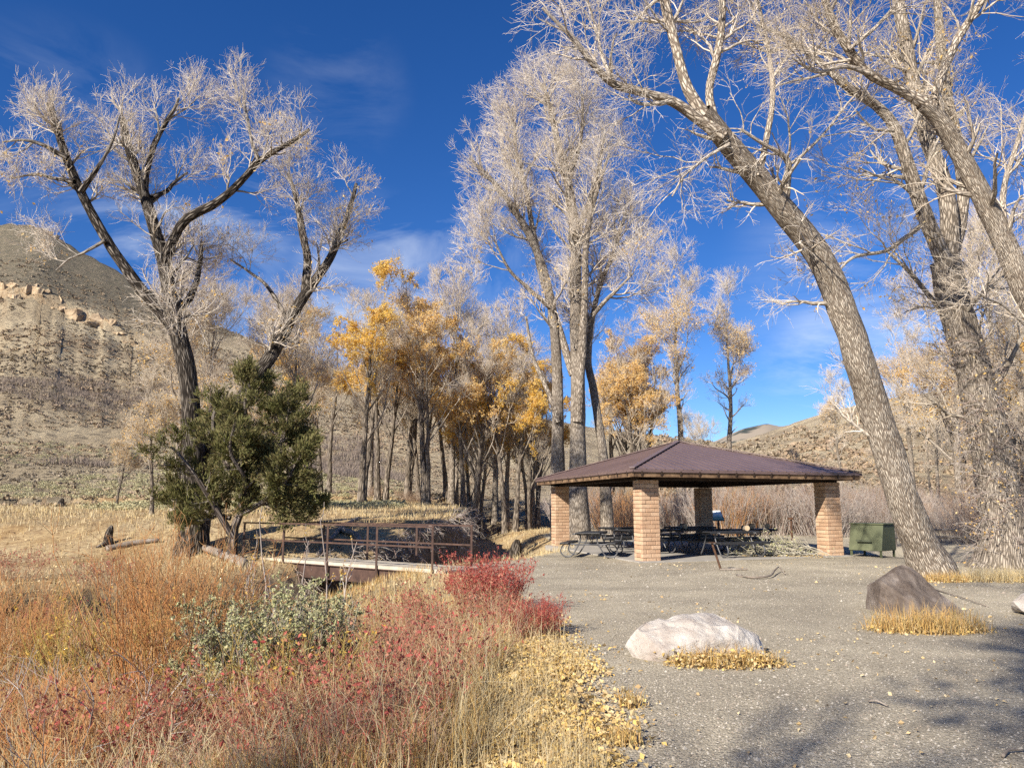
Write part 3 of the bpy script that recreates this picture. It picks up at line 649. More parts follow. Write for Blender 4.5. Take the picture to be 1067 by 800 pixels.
# trees behind the viewpoint whose shade falls on the gravel
for x, y, sc, rz in [(-5.9, -10.2, 1.55, 1.9), (-3.9, -7.0, 1.35, 4.2)]:
    o = copy_tree(bare2); o.location = (x, y, hz(x, y)); o.scale = (sc,)*3; o.rotation_euler = (0, 0, rz)
    tag(o, 'bare cottonwood near the viewpoint whose shade falls on the gravel', 'tree', 'shade trees by the gravel lot')

# juniper
g = np.random.default_rng(31)
b0 = at(243, 577, 22.5); b0[2] = hz(b0[0], b0[1]); jun = empty('juniper_tree', b0)
tag(jun, 'dense dark olive juniper standing left of the footbridge', 'tree')
P, Rj = [], []
for px, y1, w0 in [([(243, 580), (243, 555), (250, 535), (262, 510), (262, 470), (255, 420), (262, 395)], 22.8, 11), ([(243, 560), (228, 535), (210, 505), (192, 480), (178, 465)], 21.8, 8), ([(250, 536), (278, 520), (300, 498), (315, 470)], 22.2, 7),
                   ([(258, 515), (235, 480), (222, 445), (225, 420)], 23.4, 7), ([(262, 500), (288, 470), (300, 440), (300, 415)], 23.2, 6), ([(250, 530), (255, 500), (240, 470), (245, 440)], 21.3, 6), ([(255, 520), (300, 520), (322, 510)], 22.9, 5), ([(240, 540), (205, 530), (180, 520)], 22.9, 5)]:
    n = len(px); p, r = resample([at(u, v, yy)-b0 for (u, v), yy in zip(px, np.linspace(22.5, y1, n))], np.linspace(w0, 2, n)/2*22.5/816, 14); P.append(p); Rj.append(r)
P, Rj = np.stack(P), np.stack(Rj); P[0, 0, 2] = -.3
A2 = grow(P, Rj, g, 190, (.2, 1.), (.5, 1.25), (30, 80), .5, 6, .06, .2, .008, .04)
tube_mesh('trunk', [(P, Rj, 9), (A2[0], A2[1], 4)], M['juniper_bark'], jun)
A3 = grow(*A2, g, 2600, (.1, 1.), (.25, .65), (25, 70), .5, 4, .1, .2, .004, .01)
i = g.integers(0, 2600, 76000); f = g.random(76000)[:, None]; j = g.integers(0, 3, 76000)
pts = A3[0][i, j]*(1-f)+A3[0][i, j+1]*f+g.normal(0, .04, (76000, 3))
V, Q = cards(pts, .03, g, 4.2, axis=A3[0][i, j+1]-A3[0][i, j]+np.array([0, 0, .05])); mesh_np('foliage', V, [Q], M['juniper'], jun)

# ------------------------------------------------------------------ shrubs
def shrub(name, g, n, h, spread, mat, stem_r=.006, twigs=3., leaves=None, leafmat=None, lean=.25, up=.04, base=.25, parts=('stems', 'leaves'), tl=(.15, .4), leafsize=.03):
    root = empty(name); a = g.uniform(0, 2*PI, n); rr = base*np.sqrt(g.random(n))*spread
    p0 = np.stack([rr*np.cos(a), rr*np.sin(a), np.full(n, -.05)], 1)
    d = norm(np.stack([np.cos(a)*spread*lean*g.uniform(.2, 2, n), np.sin(a)*spread*lean*g.uniform(.2, 2, n), np.full(n, h)], 1)+g.normal(0, .12, (n, 3)))
    L = h*g.uniform(.55, 1.1, n); m = 6; P = np.empty((n, m, 3)); P[:, 0] = p0
    for k in range(1, m):
        d = norm(d+np.array([0, 0, up])+.1*g.normal(size=(n, 3))); P[:, k] = P[:, k-1]+d*(L/(m-1))[:, None]
    R_ = stem_r*np.linspace(1, .4, m)[None]*g.uniform(.7, 1.3, n)[:, None]
    sets = [(P, R_, 3)]
    T = grow(P, R_, g, int(n*twigs), (.3, 1.), (tl[0]*h, tl[1]*h), (15, 50), .7, 4, .08, .16, stem_r*.55, .01)
    T2 = grow(*T, g, int(n*twigs*1.6), (.2, 1.), (tl[0]*h*.4, tl[1]*h*.5), (20, 50), .8, 3, .05, .15, stem_r*.45, .01)
    tube_mesh(parts[0], sets+[(T[0], T[1], 3), (T2[0], T2[1], 3)], mat, root)
    if leaves:
        i = g.integers(0, len(T2[0]), leaves); pts = T2[0][i, g.integers(0, 3, leaves)]+g.normal(0, leafsize*.6, (leaves, 3))
        V, Q = cards(pts, leafsize, g, 1.9); mesh_np(parts[1], V, [Q], leafmat, root)
    return root
def put(o, x, y, sc=1., rz=0., dz=0.):
    o.location = (x, y, hz(x, y)+dz); o.scale = (sc,)*3 if np.isscalar(sc) else sc; o.rotation_euler = (0, 0, rz); return o
g = np.random.default_rng(41)
def xy(u, v, z=-.5): return on_plane(u, v, z)[:2]
o = shrub('red_shrub', g, 230, 1.1, 1.45, M['stem_crimson'], .0048, 4.5, 2400, M['leaf_red'], base=.42)
tag(put(o, *xy(512, 655, -.25), .74), 'crimson twiggy shrub at the gravel edge below the footbridge', 'shrub')
o2 = copy_tree(o); tag(put(o2, *xy(556, 668, -.1), .42, 2.), 'smaller fading red shrub right of the crimson shrub', 'shrub')
o = shrub('sage_shrub', g, 170, 1.25, 1.4, M['stem_grey'], .006, 4.5, 32000, M['leaf_sage'], base=.5, leafsize=.021)
tag(put(o, *xy(285, 752, -.62), .86), 'grey green leafy shrub in the brush before the footbridge', 'shrub')
o = shrub('willow_shrub', g, 200, 1.95, 1.4, M['stem_orange'], .0065, 2.6, base=.4, lean=.3)
tag(put(o, *xy(182, 752, -.65), .95, .3), 'tall orange stemmed willow clump left of the grey green shrub', 'shrub')
o2 = copy_tree(o); tag(put(o2, *xy(170, 660, -.65), .8, 1.3), 'orange willow clump behind the tall orange willow', 'shrub', 'orange willow clumps')
o3 = copy_tree(o); tag(put(o3, *xy(215, 640, -.6), .4, 2.9), 'low orange willow clump near the left end of the footbridge', 'shrub', 'orange willow clumps')
o4 = copy_tree(o); tag(put(o4, *xy(20, 700, -.6), .66, 4.), 'orange willow clump at the far left edge of the brush', 'shrub', 'orange willow clumps')
o = shrub('willow_shrub', g, 120, 1.15, 1.6, M['stem_olive'], .006, 2.5, 260, M['leaf_gold'], base=.4, lean=.4)
tag(put(o, *xy(100, 712, -.65), 1.), 'olive yellow willow clump in the left brush', 'shrub', 'olive willow clumps')
o2 = copy_tree(o); tag(put(o2, *xy(300, 790, -.6), .75, 2.), 'small olive willow clump at the bottom below the grey green shrub', 'shrub', 'olive willow clumps')
o = shrub('dead_shrub', g, 45, 1.3, 2.6, M['stem_grey'], .009, 4., base=.3, lean=.75, tl=(.2, .5))
tag(put(o, *xy(45, 810, -.6), 1., 1.), 'grey leafless dead shrub in the lower left corner', 'shrub')
o2 = copy_tree(o); tag(put(o2, *xy(120, 735, -.62), .7, 3.), 'bleached dead branches leaning in the left brush', 'shrub')
o = shrub('rose_shrub', g, 90, .8, 1.3, M['stem_rust'], .0045, 4., 520, M['leaf_red'], base=.5, lean=.3, leafsize=.028)
for i, (u, v, sc) in enumerate([(60, 640, .9), (150, 800, 1.), (240, 815, .9), (345, 770, 1.0), (400, 720, .95), (450, 760, .9), (380, 820, .9), (330, 840, .8), (480, 700, .85), (10, 620, .9), (110, 625, .8), (420, 680, .8), (250, 700, .8), (60, 760, .8), (200, 690, .8)]):
    c = o if i == 0 else copy_tree(o)
    tag(put(c, *xy(u, v, -.55), sc*R.uniform(.9, 1.1), R.uniform(0, 6)), 'low rust brown wild rose shrub with sparse red leaves in the foreground brush', 'shrub', 'wild rose shrubs in the foreground brush')
# tall pale saplings in front of the bridge
o = shrub('sapling', g, 2, 2.3, .3, M['stem_grey'], .017, 5., 60, M['leaf_gold'], base=.5, lean=.5, tl=(.1, .25))
for i, (u, v, sc) in enumerate([(262, 700, 1.0), (345, 660, .95), (262, 640, .8), (300, 690, .85)]):
    c = o if i == 0 else copy_tree(o)
    tag(put(c, *xy(u, v, -.6), sc, i*1.7), ['pale bare sapling rising through the grey green shrub', 'thin sapling with a few gold leaves before the bridge girder', 'pale sapling at the left end of the footbridge', 'thin bare sapling right of the grey green shrub'][i], 'sapling', 'saplings before the footbridge')
# thicket behind the pavilion and beyond
redb = shrub('willow_thicket_shrub', g, 150, 2.3, 2.6, M['stem_mauve'], .011, 3.5, base=.5)
tanb = shrub('willow_thicket_shrub', g, 150, 2.1, 2.6, M['stem_grey'], .011, 3.5, base=.5)
oran = shrub('willow_thicket_shrub', g, 150, 2.0, 2.4, M['stem_orange'], .010, 3., base=.5)
kinds = [(redb, 'mauve brown leafless willow shrub in the thicket behind the pavilion'), (tanb, 'grey leafless willow shrub in the thicket behind the pavilion'), (oran, 'rust orange leafless willow shrub in the thicket behind the pavilion')]
first = set()
for i in range(58):
    u = 590+R.random()*395; Y = R.uniform(40, 54); x = (u-CX)/F*Y
    o, l = kinds[R.choice([0, 0, 1, 1, 2])]
    c = o if o.name not in first else copy_tree(o); first.add(o.name)
    tag(put(c, x, Y, R.uniform(.7, 1.25), R.uniform(0, 6)), l, 'shrub', 'willow shrubs behind the pavilion')
for i in range(14):
    u = 300+R.random()*330; Y = R.uniform(56, 76); x = (u-CX)/F*Y
    o, l = kinds[R.choice([0, 1, 1])]
    tag(put(copy_tree(o), x, Y, R.uniform(.25, .5), R.uniform(0, 6)), 'leafless understory shrub beneath the autumn grove', 'shrub', 'understory shrubs of the grove')
for i in range(16):
    u = 985+R.random()*160; Y = R.uniform(25, 45); x = (u-CX)/F*Y
    o, l = kinds[R.choice([1, 1, 0])]
    tag(put(copy_tree(o), x, Y, R.uniform(.6, 1.2), R.uniform(0, 6)), 'leafless shrub among the trunks at the right edge', 'shrub', 'shrubs at the right edge')
# shaggy shoots on the big trunk belong to that tree's mass: a clinging vine
vine = shrub('trunk_shoots', g, 220, .9, 2.0, M['stem_grey'], .007, 3., 900, M['leaf_tan'], lean=.5, base=.5, leafsize=.05)
big = [o for o in bpy.data.objects if o.get('label', '').startswith('massive forked')][0]
def shoots(n, z0, z1, g):
    tr = [c for c in big.children if c.name.startswith('trunk')][0]
    co = np.empty(len(tr.data.vertices)*3, np.float32); tr.data.vertices.foreach_get('co', co); co = co.reshape(-1, 3)[:96*26]
    k = g.choice(np.where((co[:, 2] > z0) & (co[:, 2] < z1))[0], n)
    p = co[k]; d = norm(np.stack([g.normal(0, 1, n), g.normal(0, 1, n), g.normal(.1, .5, n)], 1)); L = g.uniform(.25, .8, n)
    P = np.empty((n, 5, 3)); P[:, 0] = p
    for j in range(1, 5):
        d = norm(d+np.array([0, 0, -.04])+.22*g.normal(size=(n, 3))); P[:, j] = P[:, j-1]+d*(L/4)[:, None]
    R_ = np.full((n, 5), .008)*np.linspace(1, .5, 5)
    T = grow(P, R_, g, n*4, (.2, 1), (.12, .4), (20, 70), .8, 3, 0, .2, .0045)
    tube_mesh('shoots', [(P, R_, 3), (T[0], T[1], 3)], M['stem_grey'], big)
    pts = T[0][g.integers(0, n*4, n), 2]+g.normal(0, .03, (n, 3)); V, Q = cards(pts, .045, g); mesh_np('dead_leaves', V, [Q], M['leaf_tan'], big)
shoots(900, .3, 6., g)
for ch in list(vine.children): bpy.data.objects.remove(ch)
bpy.data.objects.remove(vine)

# ------------------------------------------------------------------ ground cover (uncountable)
g = np.random.default_rng(51)
def creek_d(x, y): return sdist(x, y, CREEK)
def stuff(name, V, Fc, mat, label, cat): return tag(mesh_np(name, V, Fc, mat), label, cat, kind='stuff')
# straw grass: right bank, meadow, tufts
x, y = scatter(190000, 4.5, 75, -40, 34, g, lambda x, y: ((pad_d(x, y) > .15) | ((creek_d(x, y) > -3.2) & (y > 19))) & ((y > 14) | (g.random(x.shape) < .26)) & (np.abs(creek_d(x, y)) > 1.0) & (g.random(x.shape) < np.clip(.45+1.2*fbm2(x, y, .5, 3, 3.), .05, 1)))
p = ground_pts(x, y, -.01); n = len(p); dd_ = np.hypot(x, y)
hh = np.where(y < 12, g.uniform(.2, .5, n), g.uniform(.08, .32, n))
V, Fc = blades(p, hh, np.maximum(.0032, dd_*.0006), g, .5); stuff('dry_grass', V, Fc, M['grass_tan'], 'pale straw coloured dry grass on the meadow and banks', 'grass')
# orange/gold low brush grass in the left foreground
x, y = scatter(52000, 5.0, 20, -40, 3, g, lambda x, y: (pad_d(x, y) > .9) & (fbm2(x, y, .8, 3, 8.) > -.22))
p = ground_pts(x, y, -.02); n = len(p); V, Fc = blades(p, g.uniform(.18, .48, n)*np.where((y > 11.5) & (x > -.36*y), .6, 1.), np.full(n, .0045)*np.maximum(1, np.hypot(x, y)/8), g, .45)
stuff('golden_grass', V, Fc, M['grass_gold'], 'golden rust dry grass filling the foreground brush', 'grass')
def stems_stuff(name, n, r0, r1, a0, a1, pred, h, mat, label, cat, r=.004, tw=2., leaf=None):
    x, y = scatter(n, r0, r1, a0, a1, g, pred); p = ground_pts(x, y, -.03); n = len(p)
    d = norm(g.normal(0, .42, (n, 3))+np.array([0, 0, 1.])); L = g.uniform(h[0], h[1], n)*np.where((y > 11.5) & (x > -.36*y), .5, 1.); P = np.empty((n, 4, 3)); P[:, 0] = p
    for k in range(1, 4):
        d = norm(d+.12*g.normal(size=(n, 3))); P[:, k] = P[:, k-1]+d*(L/3)[:, None]
    R_ = r*np.maximum(1, np.hypot(x, y)/9)[:, None]*np.linspace(1, .45, 4)[None]
    T = grow(P, R_, g, int(n*tw), (.35, 1), (h[0]*.35, h[1]*.5), (22, 65), .75, 3, .06, .15, r*.55)
    V1, Q1, _ = tubes(P, R_, 3); V2, Q2, _ = tubes(T[0], T[1], 3)
    tag(mesh_np(name, np.concatenate([V1, V2]), [np.concatenate([Q1, Q2+len(V1)])], mat), label, cat, kind='stuff')
    if leaf:
        cnt, s_, lm, ln, ll, lc = leaf; pts = T[0][g.integers(0, len(T[0]), cnt), 2]+g.normal(0, .02, (cnt, 3))
        V, Q = cards(pts, s_, g, 1.8); tag(mesh_np(ln, V, [Q], lm), ll, lc, kind='stuff')
stems_stuff('red_undergrowth', 6500, 5, 17, -38, 6, lambda x, y: (pad_d(x, y) > np.where(y < 9.5, 1.25, .5)) & (fbm2(x, y, .45, 3, 12.) > -.02) & ~((y > 11) & (x > -.24*y) & (x < -.04*y)), (.22, .5), M['stem_red'], 'dense red stemmed undergrowth in the foreground', 'undergrowth', .0034, 2., (2200, .019, M['leaf_red'], 'red_leaves', 'tiny red leaves on the undergrowth stems', 'leaves'))
stems_stuff('mauve_undergrowth', 5500, 5, 18, -40, 7, lambda x, y: (pad_d(x, y) > np.where(y < 9.5, 1.05, .4)) & (fbm2(x, y, .6, 3, 33.) > -.2) & ~((y > 11) & (x > -.24*y) & (x < -.04*y)), (.22, .5), M['stem_mauve'], 'mauve grey twiggy undergrowth in the foreground', 'undergrowth', .0034, 2.2)
stems_stuff('orange_undergrowth', 6500, 6.5, 20, -40, -15, lambda x, y: (fbm2(x, y, .4, 3, 21.) > -.1) & (creek_d(x, y) < 4.5), (.3, .75), M['stem_orange'], 'orange willow undergrowth on the left', 'undergrowth', .004, 2.)
stems_stuff('pale_stalks', 3600, 5, 17, -38, 6, lambda x, y: (pad_d(x, y) > np.where(y < 9.5, .8, .4)), (.3, .75), M['grass_tan'], 'pale dry stalks standing in the brush', 'undergrowth', .0032, 1.2)
x, y = scatter(13000, 4.6, 13, -14, 12, g, lambda x, y: (pad_d(x, y) > .0) & (pad_d(x, y) < 1.6) & (y < 12.5) & (fbm2(x, y, 1.4, 3, 61.) > -.1))
p = ground_pts(x, y, -.01); n = len(p); V, Fc = blades(p, g.uniform(.06, .3, n), np.full(n, .0035), g, .6); stuff('edge_grass', V, Fc, M['grass_tan'], 'thin straw grass along the gravel edge', 'grass')
# leaf litter
def strip(x, y): d = pad_d(x, y); d = d+.35*fbm2(x, y, 2.2, 3, 45.); return (d > -.7) & (d < 1.7) & (y < 11.5) & (g.random(x.shape) < np.where(d < .15, .4*np.exp((d-.15)/.13), np.clip(1.05-np.abs(d-.45)*.75, 0, 1))*np.clip(.95+1.6*fbm2(x, y, 1.1, 5, 44.), .05, 1))
x, y = scatter(210000, 4.6, 13, -14, 12, g, strip); p = ground_pts(x, y, .012); p[:, 2] += g.random(len(p))**2*.022
V, Q = cards(p, .026*np.exp(g.normal(0, .3, len(p))), g, 1.45, .8); stuff('fallen_leaves', V, [Q], M['litter'], 'bright yellow fallen leaves along the gravel edge', 'leaves')
x, y = scatter(90000, 5, 60, -40, 38, g, lambda x, y: (g.random(x.shape) < np.where(pad_d(x, y) < -.2, .006+.25*np.clip(fbm2(x, y, .7, 4, 2.)-.12, 0, 1), .42)) & (np.abs(creek_d(x, y)) > .8))
p = ground_pts(x, y, .012); V, Q = cards(p, .045, g, 1.3, .35); V = V.reshape(-1, 4, 3); cc = V.mean(1, keepdims=True); V = (cc+(V-cc)*np.clip(np.hypot(x, y)/14, .7, 1.25)[:, None, None]).reshape(-1, 3)
stuff('scattered_leaves', V, [Q], M['litter_dull'], 'weathered leaves scattered over meadow and gravel', 'leaves')
# pebbles
def blob(sub, g_, rough):
    pass
x, y = scatter(26000, 4.6, 24, -10, 38, g, lambda x, y: pad_d(x, y) < .1); n = len(x); p = ground_pts(x, y, .002)
oc = np.array([(1,0,0),(-1,0,0),(0,1,0),(0,-1,0),(0,0,.7),(0,0,-.7)], float); of = np.array([(0,2,4),(2,1,4),(1,3,4),(3,0,4),(2,0,5),(1,2,5),(3,1,5),(0,3,5)])
sz = g.uniform(.004, .011, n)*(1+(g.random(n) > .98)*1.2)*np.clip(np.hypot(x, y)/12, 1, 1.5)
an = g.uniform(0, 6.28, n); ca, sa = np.cos(an), np.sin(an)
Vp = oc[None]*(sz[:, None, None]*g.uniform(.7, 1.4, (n, 6, 1))); Vp = np.stack([Vp[..., 0]*ca[:, None]-Vp[..., 1]*sa[:, None], Vp[..., 0]*sa[:, None]+Vp[..., 1]*ca[:, None], Vp[..., 2]], -1)+p[:, None]
stuff('gravel_pebbles', Vp.reshape(-1, 3), [(of[None]+np.arange(n)[:, None, None]*6).reshape(-1, 3)], M['pebble'], 'loose small stones on the gravel lot', 'gravel')
# sagebrush on the flat and the hillside: ragged little bushes of leaf cards
def bushes(name, x, y, size, per, mat, label, cat, flat=.65):
    n = len(x); c = ground_pts(x, y); q = g.normal(size=(n, per, 3)); q = norm(q)*g.random((n, per, 1))**.4; q[..., 2] = np.abs(q[..., 2])*flat
    pts = (c[:, None]+q*size[:, None, None]).reshape(-1, 3); V, Q = cards(pts, 1., g, 3.2 if per == 46 else 1.3)
    V = V.reshape(n*per, 4, 3); cc = pts[:, None]; V = (cc+(V-cc)*np.repeat(size*(.55 if per < 20 else .17 if per > 50 else .24), per)[:, None, None]).reshape(-1, 3)
    stuff(name, V, [Q], mat, label, cat)
x, y = scatter(27000, 62, 390, -42, 2, g, lambda x, y: (fbm2(x, y, .03, 4, 6.) > -.32) & (g.random(x.shape) < np.clip((np.hypot(x, y)-30)/160, .25, 1)))
bushes('sagebrush', x, y, g.uniform(.35, 1., len(x))*np.clip(np.hypot(x, y)/210, .45, 1.3)*np.where(g.random(len(x)) < .5, .6, 1.), 13, M['sage_brush'], 'dark sagebrush dotting the left hillside', 'sagebrush')
x, y = scatter(5200, 42, 140, -42, -8, g, lambda x, y: fbm2(x, y, .06, 3, 16.) > -.1)
bushes('rabbitbrush', x, y, g.uniform(.25, .6, len(x)), 60, M['rabbit_brush'], 'pale green brush on the flat below the hillside', 'brush')
x, y = scatter(9000, 95, 260, -42, -8, g, lambda x, y: fbm2(x, y, .03, 5, 26.)+.25*fbm2(x, y, .15, 2, 27.) > np.where((y < 200) & (x < -.3*y), .10, .26))
n = len(x); c = np.repeat(ground_pts(x, y), 22, 0)+g.normal(0, .8, (n*22, 3))*np.array([1, 1, 0.]); V, Fc = blades(c, g.uniform(.4, 1.5, n*22), np.full(n*22, .06), g, .7); stuff('oak_thicket', V, Fc, M['oak_brush'], 'grey brown leafless thicket in the hillside gullies', 'thicket')
x, y = scatter(5200, 70, 520, 10, 42, g)
bushes('hill_brush', x, y, g.uniform(.6, 1.6, len(x))*np.clip(np.hypot(x, y)/200, .6, 1.8), 12, M['sage_brush'], 'scrub dotting the brown hill beyond the pavilion', 'scrub')

# ------------------------------------------------------------------ rocks
def rock(name, V0, F0, mat, loc, g_, cuts=4, amp=.05, sc=2.2, rz=0., sm=.32, flat=False, sharp=0):
    me = bpy.data.meshes.new(name); me.from_pydata([tuple(v) for v in V0], [], F0); me.update()
    import bmesh
    bm = bmesh.new(); bm.from_mesh(me)
    for it in range(cuts):
        bmesh.ops.subdivide_edges(bm, edges=bm.edges[:], cuts=1, use_grid_fill=True)
        if it < 2: bmesh.ops.smooth_vert(bm, verts=bm.verts[:], factor=sm, use_axis_x=True, use_axis_y=True, use_axis_z=True)
    bm.normal_update()
    co = np.array([v.co[:] for v in bm.verts]); no = np.array([v.normal[:] for v in bm.verts])
    rid = np.abs(fbm(co*sc*1.3+4.4, 3)); dsp = amp*(fbm(co*sc, 5)-.9*(.3-np.minimum(rid, .3)))
    co = co+no*dsp[:, None]
    for v, c in zip(bm.verts, co): v.co = c
    bmesh.ops.recalc_face_normals(bm, faces=bm.faces[:]); bm.to_mesh(me); bm.free()
    for p in me.polygons: p.use_smooth = not flat
    if sharp: me.set_sharp_from_angle(angle=math.radians(sharp))
    me.materials.append(mat); o = link(bpy.data.objects.new(name, me)); o.location = loc; o.rotation_euler = (0, 0, rz); return o
from_hull = None
def hull(pts):
    import bmesh
    bm = bmesh.new()
    for p in pts: bm.verts.new(p)
    r = bmesh.ops.convex_hull(bm, input=bm.verts[:]); bmesh.ops.delete(bm, geom=[e for e in r['geom_interior'] if isinstance(e, bmesh.types.BMVert)], context='VERTS')
    bm.verts.index_update(); V = [v.co[:] for v in bm.verts]; Fc = [[v.index for v in f.verts] for f in bm.faces]; bm.free(); return V, Fc
wb = on_plane(722, 685)
V, Fc = hull([(-.66, -.18, -.1), (-.76, .05, .12), (-.66, -.02, .34), (-.45, -.30, -.1), (-.42, -.36, .14), (-.50, .12, .44), (-.15, -.22, -.1), (-.05, -.36, .26), (.0, -.20, .38), (.05, .25, .44), (.4, -.28, .26), (.45, -.15, .40), (.42, .25, .44), (.72, -.1, .06), (.75, .15, .22), (.6, .35, .2), (-.5, .4, .25), (.3, -.26, -.1), (.7, .3, -.1), (-.5, .4, -.1)])
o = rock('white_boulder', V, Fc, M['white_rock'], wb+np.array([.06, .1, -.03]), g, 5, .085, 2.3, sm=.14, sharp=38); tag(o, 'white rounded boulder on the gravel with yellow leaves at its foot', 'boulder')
gb = on_plane(958, 640)
V, Fc = hull([(-.48, -.02, .50), (-.30, .22, .57), (.06, .36, .70), (.18, .28, .64), (.60, -.16, .10), (-.12, -.40, .14), (-.54, .05, -.2), (-.2, -.48, -.2), (.80, -.25, -.2), (.3, .62, -.2), (-.46, .48, .36), (-.5, .55, -.2), (.66, .1, .1)])
o = rock('grey_boulder', V, Fc, M['grey_rock'], gb+np.array([0, .15, 0]), g, 5, .045, 2.0, sm=.0, sharp=32); tag(o, 'angular brown grey boulder in a tuft of dry grass', 'boulder')
eb = on_plane(1072, 640)
V, Fc = hull([(-.2, -.2, .0), (-.28, 0, .2), (0, .1, .34), (.5, .1, .3), (.5, -.25, .1), (.1, -.2, .28), (.5, .3, 0), (-.1, .3, 0), (.3, -.2, .32)])
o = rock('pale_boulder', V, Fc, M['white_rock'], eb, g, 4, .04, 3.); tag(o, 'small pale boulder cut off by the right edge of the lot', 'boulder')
def tuft(name, c, rx, ry, n, h, mat, label, keep=None):
    a = g.uniform(0, 2*PI, n); r = np.sqrt(g.random(n)); x, y = c[0]+rx*r*np.cos(a), c[1]+ry*r*np.sin(a)
    q = np.exp(g.normal(0, .14, n)); x, y = c[0]+(x-c[0])*q, c[1]+(y-c[1])*q
    p = ground_pts(x, y, -.01); V, Fc = blades(p, g.uniform(h*.3, h*1.15, n)/np.maximum(q, .8), np.full(n, .007), g, .6)
    root = empty(name, (c[0], c[1], hz(*c[:2]))); V = V-np.array(root.location)
    mesh_np('blades', V, Fc, mat, root); m_ = int(n*(2 if 'white' in label else .6)); i = g.integers(0, n, m_)
    pts = p[i]+g.normal(0, .06, (m_, 3)); pts[:, 2] = p[i][:, 2]+np.abs(g.normal(.02, .05, m_)); V, Q = cards(pts-np.array(root.location), .034, g, 1.25, .5)
    mesh_np('caught_leaves', V, [Q], M['litter'], root); return tag(root, label, 'grass tuft')
tuft('grass_tuft', on_plane(755, 692), .55, .22, 900, .2, M['grass_gold'], 'yellow leafy grass tuft at the foot of the white boulder')
tuft('grass_tuft', on_plane(965, 657), .72, .32, 1600, .34, M['grass_gold'], 'golden grass tuft around the angular grey boulder')
tuft('grass_tuft', on_plane(657, 735), .10, .1, 110, .2, M['grass_gold'], 'tiny grass tuft alone on the gravel near the leaf edge')
tuft('grass_tuft', on_plane(650, 775), .14, .12, 160, .16, M['grass_gold'], 'small grass tuft at the leaf edge near the bottom')
tuft('grass_tuft', on_plane(1050, 605), 1.0, .5, 1600, .35, M['grass_tan'], 'straw tuft at the base of the massive cottonwood')
tuft('grass_tuft', on_plane(985, 606), .5, .25, 800, .25, M['grass_gold'], 'straw tuft at the base of the leaning cottonwood')
# rim rock band on the hillside
gq = np.random.default_rng(61)
for i in range(34):
    u = -24+i*4.9+gq.uniform(-2.5, 2.5); t = .70+gq.uniform(-.012, .012); Dd = 375; dist = 58+t*(Dd-58); x, y = (u-CX)/F*dist, dist
    s_ = gq.uniform(1., 3.4)*(1.1 if u < 100 else .75)
    V, Fc = hull([tuple(q) for q in (gq.uniform(-1, 1, (11, 3))*np.array([1.1, .9, 1.15])*s_)])
    o = rock('rim_rock', V, Fc, M['cliff'], (x, y, hz(x, y)-.5*s_), gq, 2, .45, .9, sm=0., flat=True); tag(o, 'tan sandstone block in the rock rim across the left hillside', 'rock', 'rim rocks on the hillside')
for i in range(12):
    u = -6+i*4.4+gq.uniform(-2, 2); dist = 371.; x, y = (u-CX)/F*dist, dist; s_ = gq.uniform(1.2, 2.6)
    V, Fc = hull([tuple(q) for q in (gq.uniform(-1, 1, (11, 3))*np.array([1.5, .9, .8])*s_)])
    o = rock('cap_rock', V, Fc, M['grey_rock'], (x, y, hz(x, y)-.3*s_), gq, 2, .3, .5, sm=0.); tag(o, 'dark cap rock along the crest of the left hillside', 'rock', 'cap rocks on the hill crest')

# ------------------------------------------------------------------ pavilion
N = np.array([3.9, 22.6]); Lc = np.array([1.9, 30.7]); Rc = np.array([10.15, 25.0]); Bc = Lc+Rc-N; ctr = (Lc+Rc)/2
e1 = (Rc-N)/np.linalg.norm(Rc-N); e2 = (Lc-N)/np.linalg.norm(Lc-N)
pav = empty('picnic_pavilion', (ctr[0], ctr[1], 0)); tag(pav, 'open picnic pavilion with brick pillars and brown metal hip roof', 'pavilion')
def loc(p2, z): return (p2[0]-ctr[0], p2[1]-ctr[1], z)
ang1 = math.atan2(e1[1], e1[0]); PH = 2.32
gp = random.Random(8)
for P0 in (N, Lc, Rc, Bc):
    mb = MB(); core = MB(); w = .60; nc = 20; ch = PH/nc
    for i in range(nc):
        z = ch*(i+.5); halves = [(-.25, .5), (.25, .5)] if i % 2 else [(-.375, .25), (0, .5), (.375, .25)]
        for side in range(4):
            pass
        # ring of split-faced blocks: two long along e1, fill between
        for s_ in (-1, 1):
            for (c0, fr) in halves:
                j = gp.uniform(-.008, .01)
                ctr_ = P0+e1*(c0*w)+e2*s_*(w/2-.07+j)
                mb.box(loc(ctr_, z), (fr*w-.008, .14, ch-.010), ax=((*e1, 0), (*e2, 0), (0, 0, 1)))
            j = gp.uniform(-.008, .01); ctr_ = P0+e1*s_*(w/2-.07+j)
            mb.box(loc(ctr_, z), (.137, w-.288, ch-.014), ax=((*e1, 0), (*e2, 0), (0, 0, 1)))
    core.box(loc(P0, PH/2-.02), (w-.05, w-.05, PH+.02), ax=((*e1, 0), (*e2, 0), (0, 0, 1)))
    pil = mb.build('brick_pillar', M['brick'], pav, bevel=.012); core.build('mortar_core', M['mortar'], pil)
slab = MB(); so = .5
pts = [N-e1*so-e2*so, Rc+e1*so-e2*so, Bc+e1*so+e2*so, Lc-e1*so+e2*so]
slab.add([loc(p, -.15) for p in pts]+[loc(p, .035) for p in pts], [(3, 2, 1, 0), (4, 5, 6, 7), (0, 1, 5, 4), (1, 2, 6, 5), (2, 3, 7, 6), (3, 0, 4, 7)]).build('floor_slab', M['concrete'], pav)
OV = .80; EZ, AZ = 2.60, 3.86
cor = [N-e1*OV-e2*OV, Rc+e1*OV-e2*OV, Bc+e1*OV+e2*OV, Lc-e1*OV+e2*OV]
apex = np.array([0, 0, AZ]); rc3 = [np.array(loc(p, EZ)) for p in cor]
